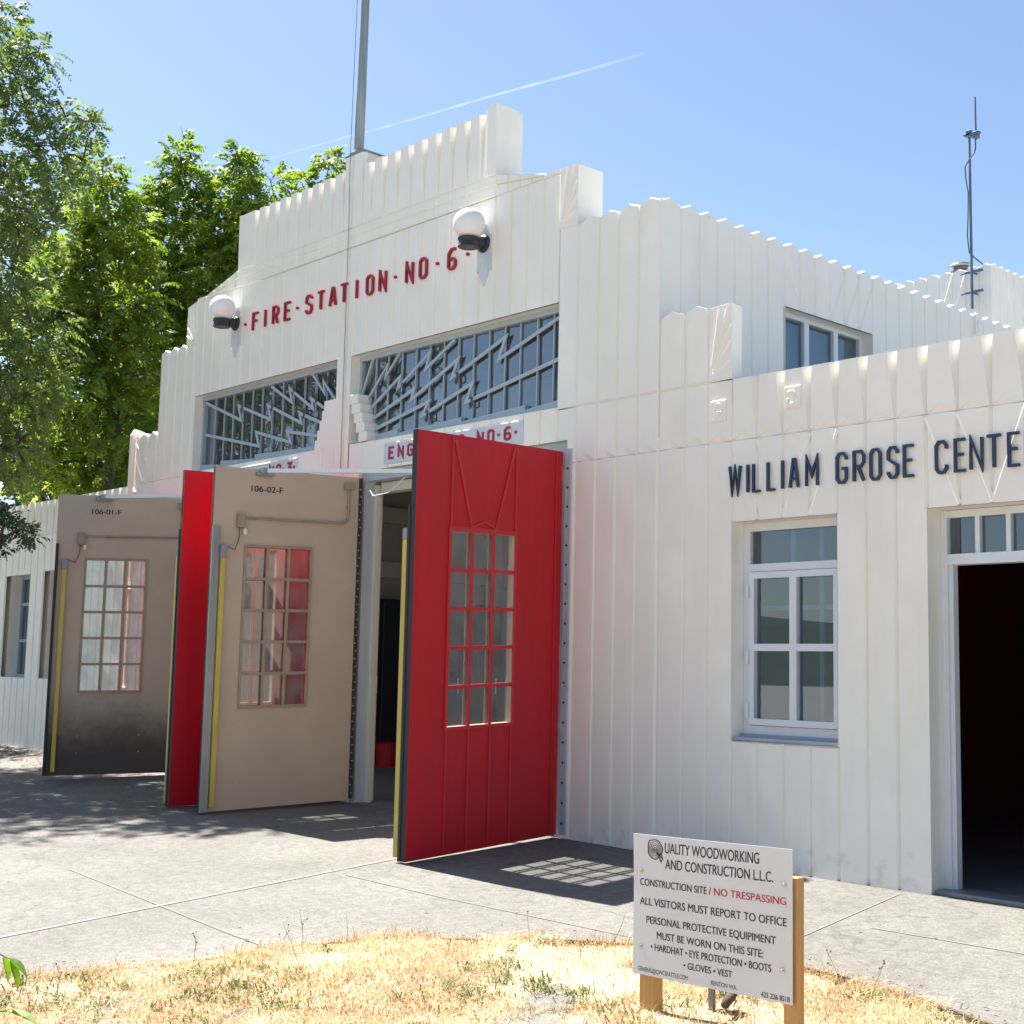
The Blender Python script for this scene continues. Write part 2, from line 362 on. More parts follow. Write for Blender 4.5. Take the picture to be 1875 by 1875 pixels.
# ------------------------------------------------------------------ mesh helpers
class MB:
    def __init__(self):
        self.v = []; self.f = []; self.m = []

    def face(self, pts, mi=0):
        # drop degenerate corners
        q = []
        for p in pts:
            p = tuple(p)
            if not q or sum((a - b) ** 2 for a, b in zip(p, q[-1])) > 1e-10:
                q.append(p)
        if len(q) > 1 and sum((a - b) ** 2 for a, b in zip(q[0], q[-1])) <= 1e-10:
            q.pop()
        if len(q) < 3:
            return
        i = len(self.v)
        self.v += q
        self.f.append(tuple(range(i, i + len(q))))
        self.m.append(mi)

    def box(self, x0, x1, y0, y1, z0, z1, mi=0, fn=None):
        c = [(x, y, z) for z in (z0, z1) for y in (y0, y1) for x in (x0, x1)]
        if fn:
            c = [fn(*p) for p in c]
        for q in ((0, 2, 3, 1), (4, 5, 7, 6), (0, 1, 5, 4), (2, 6, 7, 3), (0, 4, 6, 2), (1, 3, 7, 5)):
            self.face([c[i] for i in q], mi)

    def bevbox(self, x0, x1, y0, y1, z0, z1, b, mi=0, fn=None):
        """box with all edges chamfered by b"""
        import itertools
        X = (x0, x1); Y = (y0, y1); Z = (z0, z1)
        def P(ix, iy, iz, ax):
            p = [X[ix], Y[iy], Z[iz]]
            for k, i in enumerate((ix, iy, iz)):
                if k != ax:
                    p[k] += b if i == 0 else -b
            return fn(*p) if fn else tuple(p)
        for ax in range(3):
            o = [k for k in range(3) if k != ax]
            for s in (0, 1):
                def I(a, c):
                    t = [0, 0, 0]; t[ax] = s; t[o[0]] = a; t[o[1]] = c
                    return P(*t, ax)
                q = [I(0, 0), I(1, 0), I(1, 1), I(0, 1)]
                self.face(q if s else q[::-1], mi)
        for ax in range(3):
            o = [k for k in range(3) if k != ax]
            for a in (0, 1):
                for c in (0, 1):
                    t0 = [0, 0, 0]; t1 = [0, 0, 0]
                    t0[ax], t1[ax] = 0, 1
                    t0[o[0]] = t1[o[0]] = a; t0[o[1]] = t1[o[1]] = c
                    self.face([P(*t0, o[0]), P(*t1, o[0]), P(*t1, o[1]), P(*t0, o[1])], mi)
        for t in itertools.product((0, 1), repeat=3):
            self.face([P(*t, 0), P(*t, 1), P(*t, 2)], mi)

    def tube(self, pts, rads, n=8, mi=0, caps=True):
        pts = [Vector(p) for p in pts]
        if not hasattr(rads, '__len__'):
            rads = [rads] * len(pts)
        rings = []
        up = None
        for i, p in enumerate(pts):
            d = (pts[min(i + 1, len(pts) - 1)] - pts[max(i - 1, 0)])
            if d.length < 1e-9:
                d = Vector((0, 0, 1))
            d.normalize()
            if up is None:
                up = d.orthogonal().normalized()
            up = (up - d * up.dot(d))
            if up.length < 1e-6:
                up = d.orthogonal()
            up.normalize()
            s = d.cross(up)
            rings.append([p + (up * math.cos(2 * math.pi * k / n) + s * math.sin(2 * math.pi * k / n)) * rads[i] for k in range(n)])
        b = len(self.v)
        for r in rings:
            self.v += [tuple(q) for q in r]
        for i in range(len(rings) - 1):
            for k in range(n):
                k2 = (k + 1) % n
                self.f.append((b + i * n + k, b + i * n + k2, b + (i + 1) * n + k2, b + (i + 1) * n + k)); self.m.append(mi)
        if caps:
            self.f.append(tuple(b + k for k in range(n))[::-1]); self.m.append(mi)
            self.f.append(tuple(b + (len(rings) - 1) * n + k for k in range(n))); self.m.append(mi)

    def lathe(self, c, prof, n=32, axis='z', mi=0):
        """prof: list of (radius, height) turned round a vertical axis through c"""
        b = len(self.v)
        for r, h in prof:
            for k in range(n):
                a = 2 * math.pi * k / n
                self.v.append((c[0] + r * math.cos(a), c[1] + r * math.sin(a), c[2] + h))
        for i in range(len(prof) - 1):
            for k in range(n):
                k2 = (k + 1) % n
                self.f.append((b + i * n + k, b + i * n + k2, b + (i + 1) * n + k2, b + (i + 1) * n + k)); self.m.append(mi)

    def ribbon(self, pts, w, y0, y1, fn, mi=0, closed=False):
        """flat mitred stroke of width w along 2-D points, front at depth y0, back at y1; fn(x, y, z) places it"""
        P = [Vector((p[0], p[1])) for p in pts]
        n = len(P)
        L = []; R = []
        for i in range(n):
            if closed:
                a, c = P[i - 1], P[(i + 1) % n]
            else:
                a, c = P[max(i - 1, 0)], P[min(i + 1, n - 1)]
            d1 = (P[i] - a) if (closed or i > 0) else (c - P[i])
            d2 = (c - P[i]) if (closed or i < n - 1) else d1
            d1.normalize(); d2.normalize()
            n1 = Vector((-d1.y, d1.x)); n2 = Vector((-d2.y, d2.x))
            m_ = (n1 + n2)
            if m_.length < 1e-6:
                m_ = n1.copy()
            m_.normalize()
            k = w / 2 / max(0.35, m_.dot(n1))
            L.append(P[i] + m_ * k); R.append(P[i] - m_ * k)
        T = lambda q, y: fn(q.x, y, q.y)
        rng = range(n if closed else n - 1)
        for i in rng:
            j = (i + 1) % n
            self.face([T(R[i], y0), T(R[j], y0), T(L[j], y0), T(L[i], y0)], mi)
            self.face([T(L[i], y0), T(L[j], y0), T(L[j], y1), T(L[i], y1)], mi)
            self.face([T(R[j], y0), T(R[i], y0), T(R[i], y1), T(R[j], y1)], mi)
        if not closed:
            self.face([T(R[0], y0), T(L[0], y0), T(L[0], y1), T(R[0], y1)], mi)
            self.face([T(L[-1], y0), T(R[-1], y0), T(R[-1], y1), T(L[-1], y1)], mi)

    def build(self, name, mats, parent=None, smooth=False, loc=None):
        me = bpy.data.meshes.new(name)
        v = self.v
        if loc is not None:
            v = [(p[0] - loc[0], p[1] - loc[1], p[2] - loc[2]) for p in v]
        me.from_pydata(v, [], self.f)
        if not isinstance(mats, (list, tuple)):
            mats = [mats]
        for m_ in mats:
            me.materials.append(m_)
        me.polygons.foreach_set("material_index", self.m)
        if smooth:
            me.polygons.foreach_set("use_smooth", [True] * len(self.f))
        me.update()
        o = bpy.data.objects.new(name, me)
        COL.objects.link(o)
        if loc is not None:
            o.location = loc
        if parent is not None:
            o.parent = parent
            if loc is not None:
                o.location = Vector(loc) - world_loc(parent)
            else:
                o.location = -world_loc(parent)
        return o


def world_loc(o):
    p = Vector((0, 0, 0))
    while o is not None:
        p += o.location
        o = o.parent
    return p


def empty(name, loc):
    o = bpy.data.objects.new(name, None)
    o.empty_display_size = 0.3
    COL.objects.link(o)
    o.location = loc
    return o


def tag(o, label=None, cat=None, group=None, kind=None):
    if label: o['label'] = label
    if cat: o['category'] = cat
    if group: o['group'] = group
    if kind: o['kind'] = kind
    return o


def ground_z(x, y):
    return 0.015 * max(0.0, -8 - x) + 0.04 * max(min(y, 0.0), -8.0)


# placements: (a, depth, z) -> world
def front(a, d, z):
    return (a, d, z)


def sidewall(a, d, z):                 # hall flank facing +x; a runs back along y
    return (-8.235 - d, a, z)


def tower_front(a, d, z):
    return (a, 13.0 + d, z)


def tower_side(a, d, z):
    return (-11.87 - d, a, z)


# ------------------------------------------------------------------ fluted wall panels
def cell(mb, fn, x0, x1, z0, z1, l=0.020, r=0.020, b=0.0, t=0.0, d=0.023, lt=None, rt=None, dt=None,
         gable=0.0, chev=0.0, dtl=None, z1r=None, skirt=0.0, lip=0.012, mi=0, front_d=0.0):
    """one raised panel between two grooves; grooves may widen and deepen towards the top, the top may be gabled, the bottom chevron-cut"""
    lt = l if lt is None else lt
    rt = r if rt is None else rt
    dt = d if dt is None else dt
    z1r = z1 if z1r is None else z1r
    xm = (x0 + x1) / 2
    dl0 = d if l > 0 else front_d; dr0 = d if r > 0 else front_d
    dl1 = (dt if dtl is None else dtl) if lt > 0 else front_d; dr1 = dt if rt > 0 else front_d
    db = max(d, 0.022) if chev > 0 else (d if b > 0 else front_d)
    O = []; I = []
    # bottom (left to right)
    O.append((x0, (max(dl0, db) if b > 0 or chev > 0 else dl0) if l > 0 else front_d, z0)); I.append((x0 + l, front_d, z0 + b))
    if chev > 0:
        O.append((xm, db, z0)); I.append((xm, front_d, z0 + b + chev))
    O.append((x1, (max(dr0, db) if b > 0 or chev > 0 else dr0) if r > 0 else front_d, z0)); I.append((x1 - r, front_d, z0 + b))
    # top (right to left)
    if t > 0:
        ot = d
        O.append((x1, max(dr1, ot) if rt > 0 else front_d, z1r)); I.append((x1 - rt, front_d, z1r - t))
        O.append((x0, max(dl1, ot) if lt > 0 else front_d, z1)); I.append((x0 + lt, front_d, z1 - t))
    else:
        hw = (x1 - x0) / 2
        lp = lip if skirt > 0 else 0.0
        O.append((x1, dr1, z1r)); I.append((x1 - rt, front_d, z1r + gable * rt / hw - lp))
        if gable > 0:
            O.append((xm, front_d + (0.02 if lp else 0.0), (z1 + z1r) / 2 + gable)); I.append((xm, front_d, (z1 + z1r) / 2 + gable - lp))
        O.append((x0, dl1, z1)); I.append((x0 + lt, front_d, z1 + gable * lt / hw - lp))
    n = len(O)
    P = lambda q: fn(q[0], q[1], q[2])
    mb.face([P(q) for q in I], mi)
    for i in range(n):
        j = (i + 1) % n
        mb.face([P(O[i]), P(O[j]), P(I[j]), P(I[i])], mi)
    if skirt > 0:
        top = O[(3 if chev > 0 else 2):]
        for i in range(len(top) - 1):
            a, c = top[i], top[i + 1]
            mb.face([P(c), P(a), fn(a[0], skirt, a[2]), fn(c[0], skirt, c[2])], mi)


def back_boxes(mb, fn, xs, zs, holes, d0, d1, mi=0):
    """solid wall behind the panels, cut up round the openings; only the outer skin of the solid is made"""
    xs = sorted(set(xs + [h[0] for h in holes] + [h[1] for h in holes]))
    zs = sorted(set(zs + [h[2] for h in holes] + [h[3] for h in holes]))
    def solid(i, k):
        if i < 0 or k < 0 or i >= len(xs) - 1 or k >= len(zs) - 1:
            return False
        xm = (xs[i] + xs[i + 1]) / 2; zm = (zs[k] + zs[k + 1]) / 2
        return not any(h[0] < xm < h[1] and h[2] < zm < h[3] for h in holes)
    for i in range(len(xs) - 1):
        for k in range(len(zs) - 1):
            if not solid(i, k):
                continue
            a, b, c, e = xs[i], xs[i + 1], zs[k], zs[k + 1]
            mb.face([fn(a, d0, c), fn(b, d0, c), fn(b, d0, e), fn(a, d0, e)], mi)
            mb.face([fn(b, d1, c), fn(a, d1, c), fn(a, d1, e), fn(b, d1, e)], mi)
            if not solid(i - 1, k): mb.face([fn(a, d1, c), fn(a, d0, c), fn(a, d0, e), fn(a, d1, e)], mi)
            if not solid(i + 1, k): mb.face([fn(b, d0, c), fn(b, d1, c), fn(b, d1, e), fn(b, d0, e)], mi)
            if not solid(i, k - 1): mb.face([fn(a, d0, c), fn(a, d1, c), fn(b, d1, c), fn(b, d0, c)], mi)
            if not solid(i, k + 1): mb.face([fn(a, d0, e), fn(b, d0, e), fn(b, d1, e), fn(a, d1, e)], mi)


def reveal(mb, fn, x0, x1, z0, z1, d, sill=True, left=True, right=True, head=True, mi=0):
    if left: mb.face([fn(x0, 0, z0), fn(x0, 0, z1), fn(x0, d, z1), fn(x0, d, z0)], mi)
    if right: mb.face([fn(x1, 0, z1), fn(x1, 0, z0), fn(x1, d, z0), fn(x1, d, z1)], mi)
    if head: mb.face([fn(x0, 0, z1), fn(x1, 0, z1), fn(x1, d, z1), fn(x0, d, z1)], mi)
    if sill: mb.face([fn(x1, 0, z0), fn(x0, 0, z0), fn(x0, d, z0), fn(x1, d, z0)], mi)


def rib(mb, fn, p, q, w=0.03, h=0.011, base=0.0, mi=0):
    """low ridge of triangular section along a line on the wall face"""
    P = Vector(p); Q = Vector(q); d = (Q - P).normalized(); n = Vector((-d.y, d.x)) * w / 2
    a, b, c, e = P + n, P - n, Q - n, Q + n
    k = base + 0.004
    mb.face([fn(b.x, k, b.y), fn(c.x, k, c.y), fn(Q.x, base - h, Q.y), fn(P.x, base - h, P.y)], mi)
    mb.face([fn(P.x, base - h, P.y), fn(Q.x, base - h, Q.y), fn(e.x, k, e.y), fn(a.x, k, a.y)], mi)


# ------------------------------------------------------------------ the ground
def grid_sheet(name, xs, ys, zf, m):
    v = [(x, y, zf(x, y)) for y in ys for x in xs]
    nx = len(xs)
    f = [(j * nx + i, j * nx + i + 1, (j + 1) * nx + i + 1, (j + 1) * nx + i) for j in range(len(ys) - 1) for i in range(nx - 1)]
    me = bpy.data.meshes.new(name); me.from_pydata(v, [], f); me.materials.append(m); me.update()
    o = bpy.data.objects.new(name, me); COL.objects.link(o)
    return o


g = grid_sheet("ground", [-3000, -200, -60, 20, 200, 3000], [-3000, -200, -30, 60, 200, 3000], lambda x, y: -0.5, M['earth'])
tag(g, kind='structure')
ap = grid_sheet("pavement", [-60, -8, 12], [-22, -8, 0, 0.02], ground_z, M['concrete'])
tag(ap, kind='structure')

LAWN = [(-9.6, -9.2), (-8.85, -7.6), (-8.27, -6.42), (-7.851, -5.969), (-7.62, -5.70), (-7.50, -5.398), (-7.44, -4.783), (-7.30, -4.104), (-7.052, -3.703),
        (-6.724, -3.392), (-6.364, -3.07), (-5.901, -2.817), (-5.35, -2.65), (-4.766, -2.599), (-4.295, -2.667), (-3.919, -2.75), (-3.612, -2.864),
        (-3.283, -2.983), (-2.6, -3.3), (-1.6, -3.95), (0.6, -5.6), (3.0, -7.5), (5.0, -9.2)]


def smooth_line(p, n=4):
    out = []
    for i in range(len(p) - 1):
        p0 = p[max(i - 1, 0)]; p1 = p[i]; p2 = p[i + 1]; p3 = p[min(i + 2, len(p) - 1)]
        for k in range(n):
            t = k / n
            out.append(tuple(0.5 * ((2 * p1[c]) + (-p0[c] + p2[c]) * t + (2 * p0[c] - 5 * p1[c] + 4 * p2[c] - p3[c]) * t * t + (-p0[c] + 3 * p1[c] - 3 * p2[c] + p3[c]) * t ** 3) for c in (0, 1)))
    out.append(p[-1])
    return out


LE = smooth_line(LAWN)
LAWN_POLY = LE + [(5.0, -14.0), (-9.6, -14.0)]


def lawn_h(x, y):
    return ground_z(x, y) + 0.014 + 0.014 * math.sin(x * 2.3 + 1) * math.sin(y * 1.9) + 0.008 * math.sin(x * 7 + y * 5)


def build_lawn():
    mb = MB()
    rings = 7
    c = Vector((-2.0, -9.0))
    pts = [Vector(p) for p in LAWN_POLY]
    loop = []
    n = len(pts)
    for i in range(n):      # resample long straight runs
        a, b = pts[i], pts[(i + 1) % n]
        k = max(1, int((b - a).length / 0.1))
        loop += [a.lerp(b, j / k) for j in range(k)]
    n = len(loop)
    tt = [0.0, 0.006] + [0.012 + 0.30 * (k / 60) for k in range(60)] + [0.33 + 0.67 * (k / 20) ** 1.0 for k in range(21)]
    V = []
    for ti, t in enumerate(tt):
        for p in loop:
            q = p.lerp(c, t)
            z = ground_z(q.x, q.y) - 0.02 if ti == 0 else lawn_h(q.x, q.y)
            V.append((q.x, q.y, z))
    b = 0
    mb.v = V
    for ti in range(len(tt) - 1):
        for i in range(n):
            j = (i + 1) % n
            mb.f.append((ti * n + i, ti * n + j, (ti + 1) * n + j, (ti + 1) * n + i)); mb.m.append(1 if ti == 0 else 0)
    o = mb.build("lawn", [M['soil'], M['edge_soil']], smooth=False)
    tag(o, kind='structure')


build_lawn()
eb = MB()
for i in range(len(LE) - 1):                       # low dark edging board let into the ground round the lawn
    a, b = Vector(LE[i]), Vector(LE[i + 1])
    d = (b - a).normalized(); n_ = Vector((-d.y, d.x)) * 0.012
    za, zb = ground_z(a.x, a.y), ground_z(b.x, b.y)
    h = 0.012 + 0.022 * max(0, min(1, (a.x + 7.2) / 2.5))
    P = [(a + n_, za), (a - n_, za), (b - n_, zb), (b + n_, zb)]
    eb.face([(v.x, v.y, z + h) for v, z in P])
    for k in ((0, 3), (1, 2)):
        (v, z), (w_, z2) = P[k[0]], P[k[1]]
        eb.face([(v.x, v.y, z - .03), (w_.x, w_.y, z2 - .03), (w_.x, w_.y, z2 + h), (v.x, v.y, z + h)])
tag(eb.build("lawn_edging", M['edge_soil']), "thin dark edging strip round the dry lawn", "edging")


def joints():
    # light construction joint running out from the doors, and fainter saw cuts
    def strip(name, a, b, w, m, dz):
        mb = MB(); A = Vector(a); B = Vector(b); d = (B - A).normalized(); nn = Vector((-d.y, d.x)) * w / 2
        K = 30
        for i in range(K):
            p, q = A.lerp(B, i / K), A.lerp(B, (i + 1) / K)
            s0 = nn * (0.75 + 0.5 * random.random()); s1 = nn * (0.75 + 0.5 * random.random())
            mb.face([(u.x, u.y, ground_z(u.x, u.y) + dz) for u in (p - nn, q - nn, q + nn, p + nn)])
        o = mb.build(name, m); tag(o, kind='structure')
    strip("pavement_joint", (-8.75, -6.35), (-9.53, -1.82), 0.045, M['joint'], 0.004)
    strip("pavement_joint", (-10.9, -4.15), (-7.35, -4.45), 0.02, M['seam'], 0.0045)
    strip("pavement_joint", (-9.2, -2.62), (-6.1, -2.62), 0.012, M['seam'], 0.004)
    strip("pavement_joint", (-5.7, -0.15), (-5.2, -2.6), 0.014, M['seam'], 0.004)
    strip("pavement_joint", (-5.2, -1.3), (1.5, -1.25), 0.014, M['seam'], 0.0045)


joints()

# far hills and the ground behind the viewer, seen only in the window panes
hl = MB()
K = 90
for i in range(K):
    a0 = 2 * math.pi * i / K; a1 = 2 * math.pi * (i + 1) / K
    def hh(a): return 22 + 9 * math.sin(3 * a + 1) + 6 * math.sin(7 * a) + 3 * math.sin(17 * a + 2)
    p0 = (math.cos(a0) * 420, math.sin(a0) * 420); p1 = (math.cos(a1) * 420, math.sin(a1) * 420)
    q0 = (math.cos(a0) * 620, math.sin(a0) * 620); q1 = (math.cos(a1) * 620, math.sin(a1) * 620)
    hl.face([(*p0, -1), (*p1, -1), (*q1, hh(a1)), (*q0, hh(a0))])
tag(hl.build("hills", M['hill']), kind='structure')

# ------------------------------------------------------------------ fire station
ST = empty("fire_station", (-12.95, 6.0, 0.0))
tag(ST, "white art deco fire station with fluted stepped walls, zigzag bands and two open engine bays", "building")

MID_R = [-9.545 - 0.2468 * k for k in range(15)]         # grooves right of the centre seam, to -13.0
MID_L = [-13.305 - 0.2437 * k for k in range(15)]        # left of the seam, to -16.717
PIER_R = [-9.545, -9.29, -9.015, -8.755, -8.497, -8.235]
PIER_L = [-16.717, -16.94, -17.18, -17.42, -17.66]
WING = [-8.235] + [-7.92 + 0.2665 * k for k in range(34)]   # to x ~ +0.87
LWING = [-17.66, -17.92, -18.18, -18.46] + [-18.46 - 0.245 * k for k in range(1, 34)]

LOW = -0.25
Z_CHEV, CHEV = 3.585, 0.068
Z_BAND = 4.13
TOPM = 5.955
GAB = 0.045
WIN_R = (-13.02, -9.545, 4.15, 5.21)
WIN_L = (-16.64, -13.305, 4.16, 5.21)
BAY_R = (-12.80, -9.40, LOW, 3.81)
BAY_L = (-16.55, -13.33, LOW, 3.81)

# ---- main hall front
w = MB()
# right pier: base, zigzag course, upper course, top with gabled teeth
for i in range(5):
    x1, x0 = PIER_R[i], PIER_R[i + 1]
    x0, x1 = min(x0, x1), max(x0, x1)
    l0 = 0.0 if i == 0 else 0.014
    rr = 0.02 if i == 4 else 0.017
    if i == 0:
        cell(w, front, -9.40, x1, LOW, Z_CHEV, l=0.0, r=0.020, t=0.014)
        cell(w, front, x0, x1, 3.81, Z_BAND, l=0.020, r=0.020, t=0.014)
        cell(w, front, -9.40, x1, Z_CHEV, 3.81, l=0.0, r=0.020)
    else:
        cell(w, front, x0, x1, LOW, Z_CHEV, r=rr, t=0.014)
        cell(w, front, x0, x1, Z_CHEV, Z_BAND, r=rr, b=0.004, t=0.014, chev=CHEV)
    if i == 0:
        cell(w, front, x0, x1, Z_BAND, TOPM, l=0.0, r=0.020, b=0.014)
    else:
        cell(w, front, x0, x1, Z_BAND, TOPM, l=0.020, r=rr, b=0.014, gable=GAB, skirt=0.3)
# left pier
for i in range(4):
    x1, x0 = PIER_L[i], PIER_L[i + 1]
    lo = 0.02 if i == 3 else 0.014
    cell(w, front, x0, x1, LOW, Z_CHEV, l=lo, t=0.014)
    cell(w, front, x0, x1, Z_CHEV, Z_BAND, l=lo, b=0.004, t=0.014, chev=CHEV)
    cell(w, front, x0, x1, Z_BAND, TOPM, l=lo, b=0.014, gable=GAB, skirt=0.3)
cell(w, front, -16.717, -16.55, LOW, 3.81, l=0.020, r=0.0)
cell(w, front, -16.717, -16.64, 3.81, WIN_L[3], l=0.020, r=0.0)
# strip between bay heads and fan windows
xs = sorted([x for x in MID_L if x < -13.34]) + [-13.305]
segs = [-16.64] + [x for x in xs if -16.64 < x < -13.4] + [-13.305]
for a, b in zip(segs[:-1], segs[1:]):
    cell(w, front, a, b, 3.81, WIN_L[2], l=0.0 if a == -16.64 else 0.012, r=0.012)
segs = [-13.02] + [x for x in sorted(MID_R) if -12.95 < x < -9.6] + [-9.545]
for a, b in zip(segs[:-1], segs[1:]):
    cell(w, front, a, b, 3.81, WIN_R[2], l=0.012, r=0.020 if b == -9.545 else 0.012)
# centre column between the bays
cell(w, front, -13.33, -13.12, LOW, 3.81, l=0.0, r=0.012)
cell(w, front, -13.12, -12.80, LOW, 3.81, l=0.012, r=0.0)
cell(w, front, -13.305, -13.12, 3.81, WIN_R[3], l=0.0, r=0.010, front_d=-0.004)
cell(w, front, -13.12, -13.02, 3.81, WIN_R[3], l=0.010, r=0.0, front_d=-0.004)
# panel field with the station name, up to the three thin bands
BANDS = [6.545, 6.665, 6.78]
LEFT_X = sorted(MID_L[:14]) + []
for sgn, G_ in ((1, sorted(MID_R)), (-1, sorted(MID_L))):
    for a, b in zip(G_[:-1], G_[1:]):
        zlo = WIN_R[3]
        pass
        if a < -10.54 and sgn == 1 or b > -15.68 and sgn == -1:
            cell(w, front, a, b, zlo, BANDS[0], t=0.014)
            cell(w, front, a, b, BANDS[0], BANDS[1], b=0.012, t=0.012, d=0.013)
            cell(w, front, a, b, BANDS[1], BANDS[2], b=0.012, t=0.012, d=0.013)
        else:
            cell(w, front, a, b, zlo, BANDS[0], t=0.012)
# centre strip of the name field
cell(w, front, -13.305, -13.12, WIN_R[3], BANDS[0], r=0.010, t=0.012)
cell(w, front, -13.12, -13.0, WIN_R[3], BANDS[0], l=0.010, t=0.012)
for z0, z1 in zip(BANDS[:-1], BANDS[1:]):
    cell(w, front, -13.305, -13.12, z0, z1, r=0.010, b=0.012, t=0.012, d=0.013)
    cell(w, front, -13.12, -13.0, z0, z1, l=0.010, b=0.012, t=0.012, d=0.013)
# sloping shoulders either side of the parapet: bands converge
def shoulder(xa, xb, za, zb):
    n = 4
    for k in range(n):
        a = xa + (xb - xa) * k / n; b = xa + (xb - xa) * (k + 1) / n
        z0 = za + (zb - za) * k / n; z1 = za + (zb - za) * (k + 1) / n
        x0, x1 = (a, b) if a < b else (b, a)
        zl, zr = (z0, z1) if a < b else (z1, z0)
        # lower band strip then upper sliver
        lo = BANDS[0]
        midl, midr = lo + (zl - lo) * 0.52, lo + (zr - lo) * 0.52
        for (p, q, r_, s) in ((lo, lo, midl, midr), (midl, midr, zl, zr)):
            I = 0.010
            d = 0.026
            O = [(x0, d, p), (x1, d, q), (x1, d, s), (x0, d, r_)]
            N = [(x0 + I, 0, p + I), (x1 - I, 0, q + I), (x1 - I, 0, max(s - I, q + I)), (x0 + I, 0, max(r_ - I, p + I))]
            w.face(N)
            for i in range(4):
                j = (i + 1) % 4
                w.face([O[i], O[j], N[j], N[i]])
        w.face([(x0, 0.026, zl), (x1, 0.026, zr), (x1, 0.34, zr), (x0, 0.34, zl)])
shoulder(-10.532, -9.79, 6.785, 6.60)
shoulder(-15.70, -16.47, 6.785, 6.60)
# flat ends of the shoulders out to the corner blocks
cell(w, front, -9.79, -9.545, BANDS[0], 6.60, b=0.01, lip=0.01, skirt=0.34)
cell(w, front, -16.717, -16.47, BANDS[0], 6.60, b=0.01, lip=0.01, skirt=0.34)
back_boxes(w, front, [-17.66, -8.27], [LOW, TOPM], [BAY_R, BAY_L, WIN_R, WIN_L], 0.12, 0.36)
back_boxes(w, front, [-16.717, -9.545], [TOPM, 6.545], [], 0.12, 0.34)
back_boxes(w, front, [-15.69, -10.54], [6.545, 6.785], [], 0.12, 0.34)
reveal(w, front, *WIN_R, 0.12)
reveal(w, front, *WIN_L, 0.12)
reveal(w, front, *BAY_R, 0.12, sill=False)
reveal(w, front, *BAY_L, 0.12, sill=False)
# outer ends at the hall's two front corners
w.face([(-17.66, 0.026, LOW), (-17.66, 0.026, TOPM), (-17.66, 0.36, TOPM), (-17.66, 0.36, LOW)])
w.build("hall_wall", M['white'], ST)

# ---- corner blocks of the main front, each with its fan of ridges
def corner_block(x0, x1, z0, zt_l, zt_r, depth, fan_right, fn=front):
    b = MB()
    c = [(x0, -0.012, z0), (x1, -0.012, z0), (x1, -0.012, zt_r), (x0, -0.012, zt_l)]
    b.face(c)
    for i in range(4):
        p, q = c[i], c[(i + 1) % 4]
        b.face([q, p, (p[0], depth, p[2]), (q[0], depth, q[2])])
    b.face([(q[0], depth, q[2]) for q in c[::-1]])
    H = zt_l - z0; W = x1 - x0
    if fan_right:
        o = (x0 + W * 0.08, z0 + H * 0.06)
        tips = [(x0 + W * 0.42, z0 + H * .97), (x0 + W * 0.85, z0 + H * .97), (x1 - 0.012, z0 + H * 0.72), (x1 - 0.012, z0 + H * 0.48), (x1 - 0.012, z0 + H * 0.26)]
    else:
        o = (x1 - W * 0.08, z0 + H * 0.06)
        tips = [(x1 - W * 0.42, z0 + H * .97), (x1 - W * 0.85, z0 + H * .97), (x0 + 0.012, z0 + H * 0.72), (x0 + 0.012, z0 + H * 0.48), (x0 + 0.012, z0 + H * 0.26)]
    for t in tips:
        st = (o[0] + (t[0] - o[0]) * 0.12, o[1] + (t[1] - o[1]) * 0.12)
        rib(b, fn, st, t, w=0.03, h=0.012, base=-0.012)
    return b


corner_block(-9.548, -9.30, 5.95, 6.59, 6.57, 0.34, True).build("corner_block", M['white'], ST)
corner_block(-16.93, -16.69, 5.95, 6.50, 6.55, 0.34, False).build("corner_block", M['white'], ST)

# ---- crowning parapet with deep flutes that widen upward
p = MB()
PT = 7.535
par_r = [x for x in sorted(MID_R) if -12.80 < x < -10.52]
par_l = [x for x in sorted(MID_L) if -15.70 < x < -13.2]
par_l[0] = -15.69
for G_ in (par_r, par_l):
    for k, (a, b) in enumerate(zip(G_[:-1], G_[1:])):
        last = G_ is par_r and k == len(G_) - 2
        first = G_ is par_l and k == 0
        cell(p, front, a, b, BANDS[2], PT, l=0.020, r=0.020, b=0.012, lt=0.0 if first else 0.058, rt=0.0 if last else 0.058, dt=0.095, d=0.012, skirt=0.36, lip=0.008)
# raised centre pier under the flagpole
cell(p, front, -13.305, -13.12, BANDS[2], 7.70, l=0.020, r=0.010, b=0.012, skirt=0.36, lip=0.01)
cell(p, front, -13.12, -12.93, BANDS[2], 7.70, l=0.010, r=0.020, b=0.012, rt=0.03, dt=0.06, d=0.012, skirt=0.36, lip=0.01)
cell(p, front, -12.93, par_r[0], BANDS[2], PT, l=0.020, r=0.020, b=0.012, lt=0.03, rt=0.058, dt=0.095, d=0.012, skirt=0.36, lip=0.008)
back_boxes(p, front, [-15.69, -10.532], [BANDS[2], PT], [], 0.12, 0.36)
p.box(-13.30, -12.94, 0.06, 0.5, PT - 0.1, 7.695)
# slim end buttress on the right and its flank
p.box(-10.66, -10.525, -0.03, 0.30, BANDS[2] + 0.004, 7.56)
p.build("parapet", M['white'], ST)
ft = MB()
ft.box(-13.32, -12.92, 0.0, 0.5, 7.697, 7.715)
ft.build("pole_plinth", M['grey_metal'], ST)

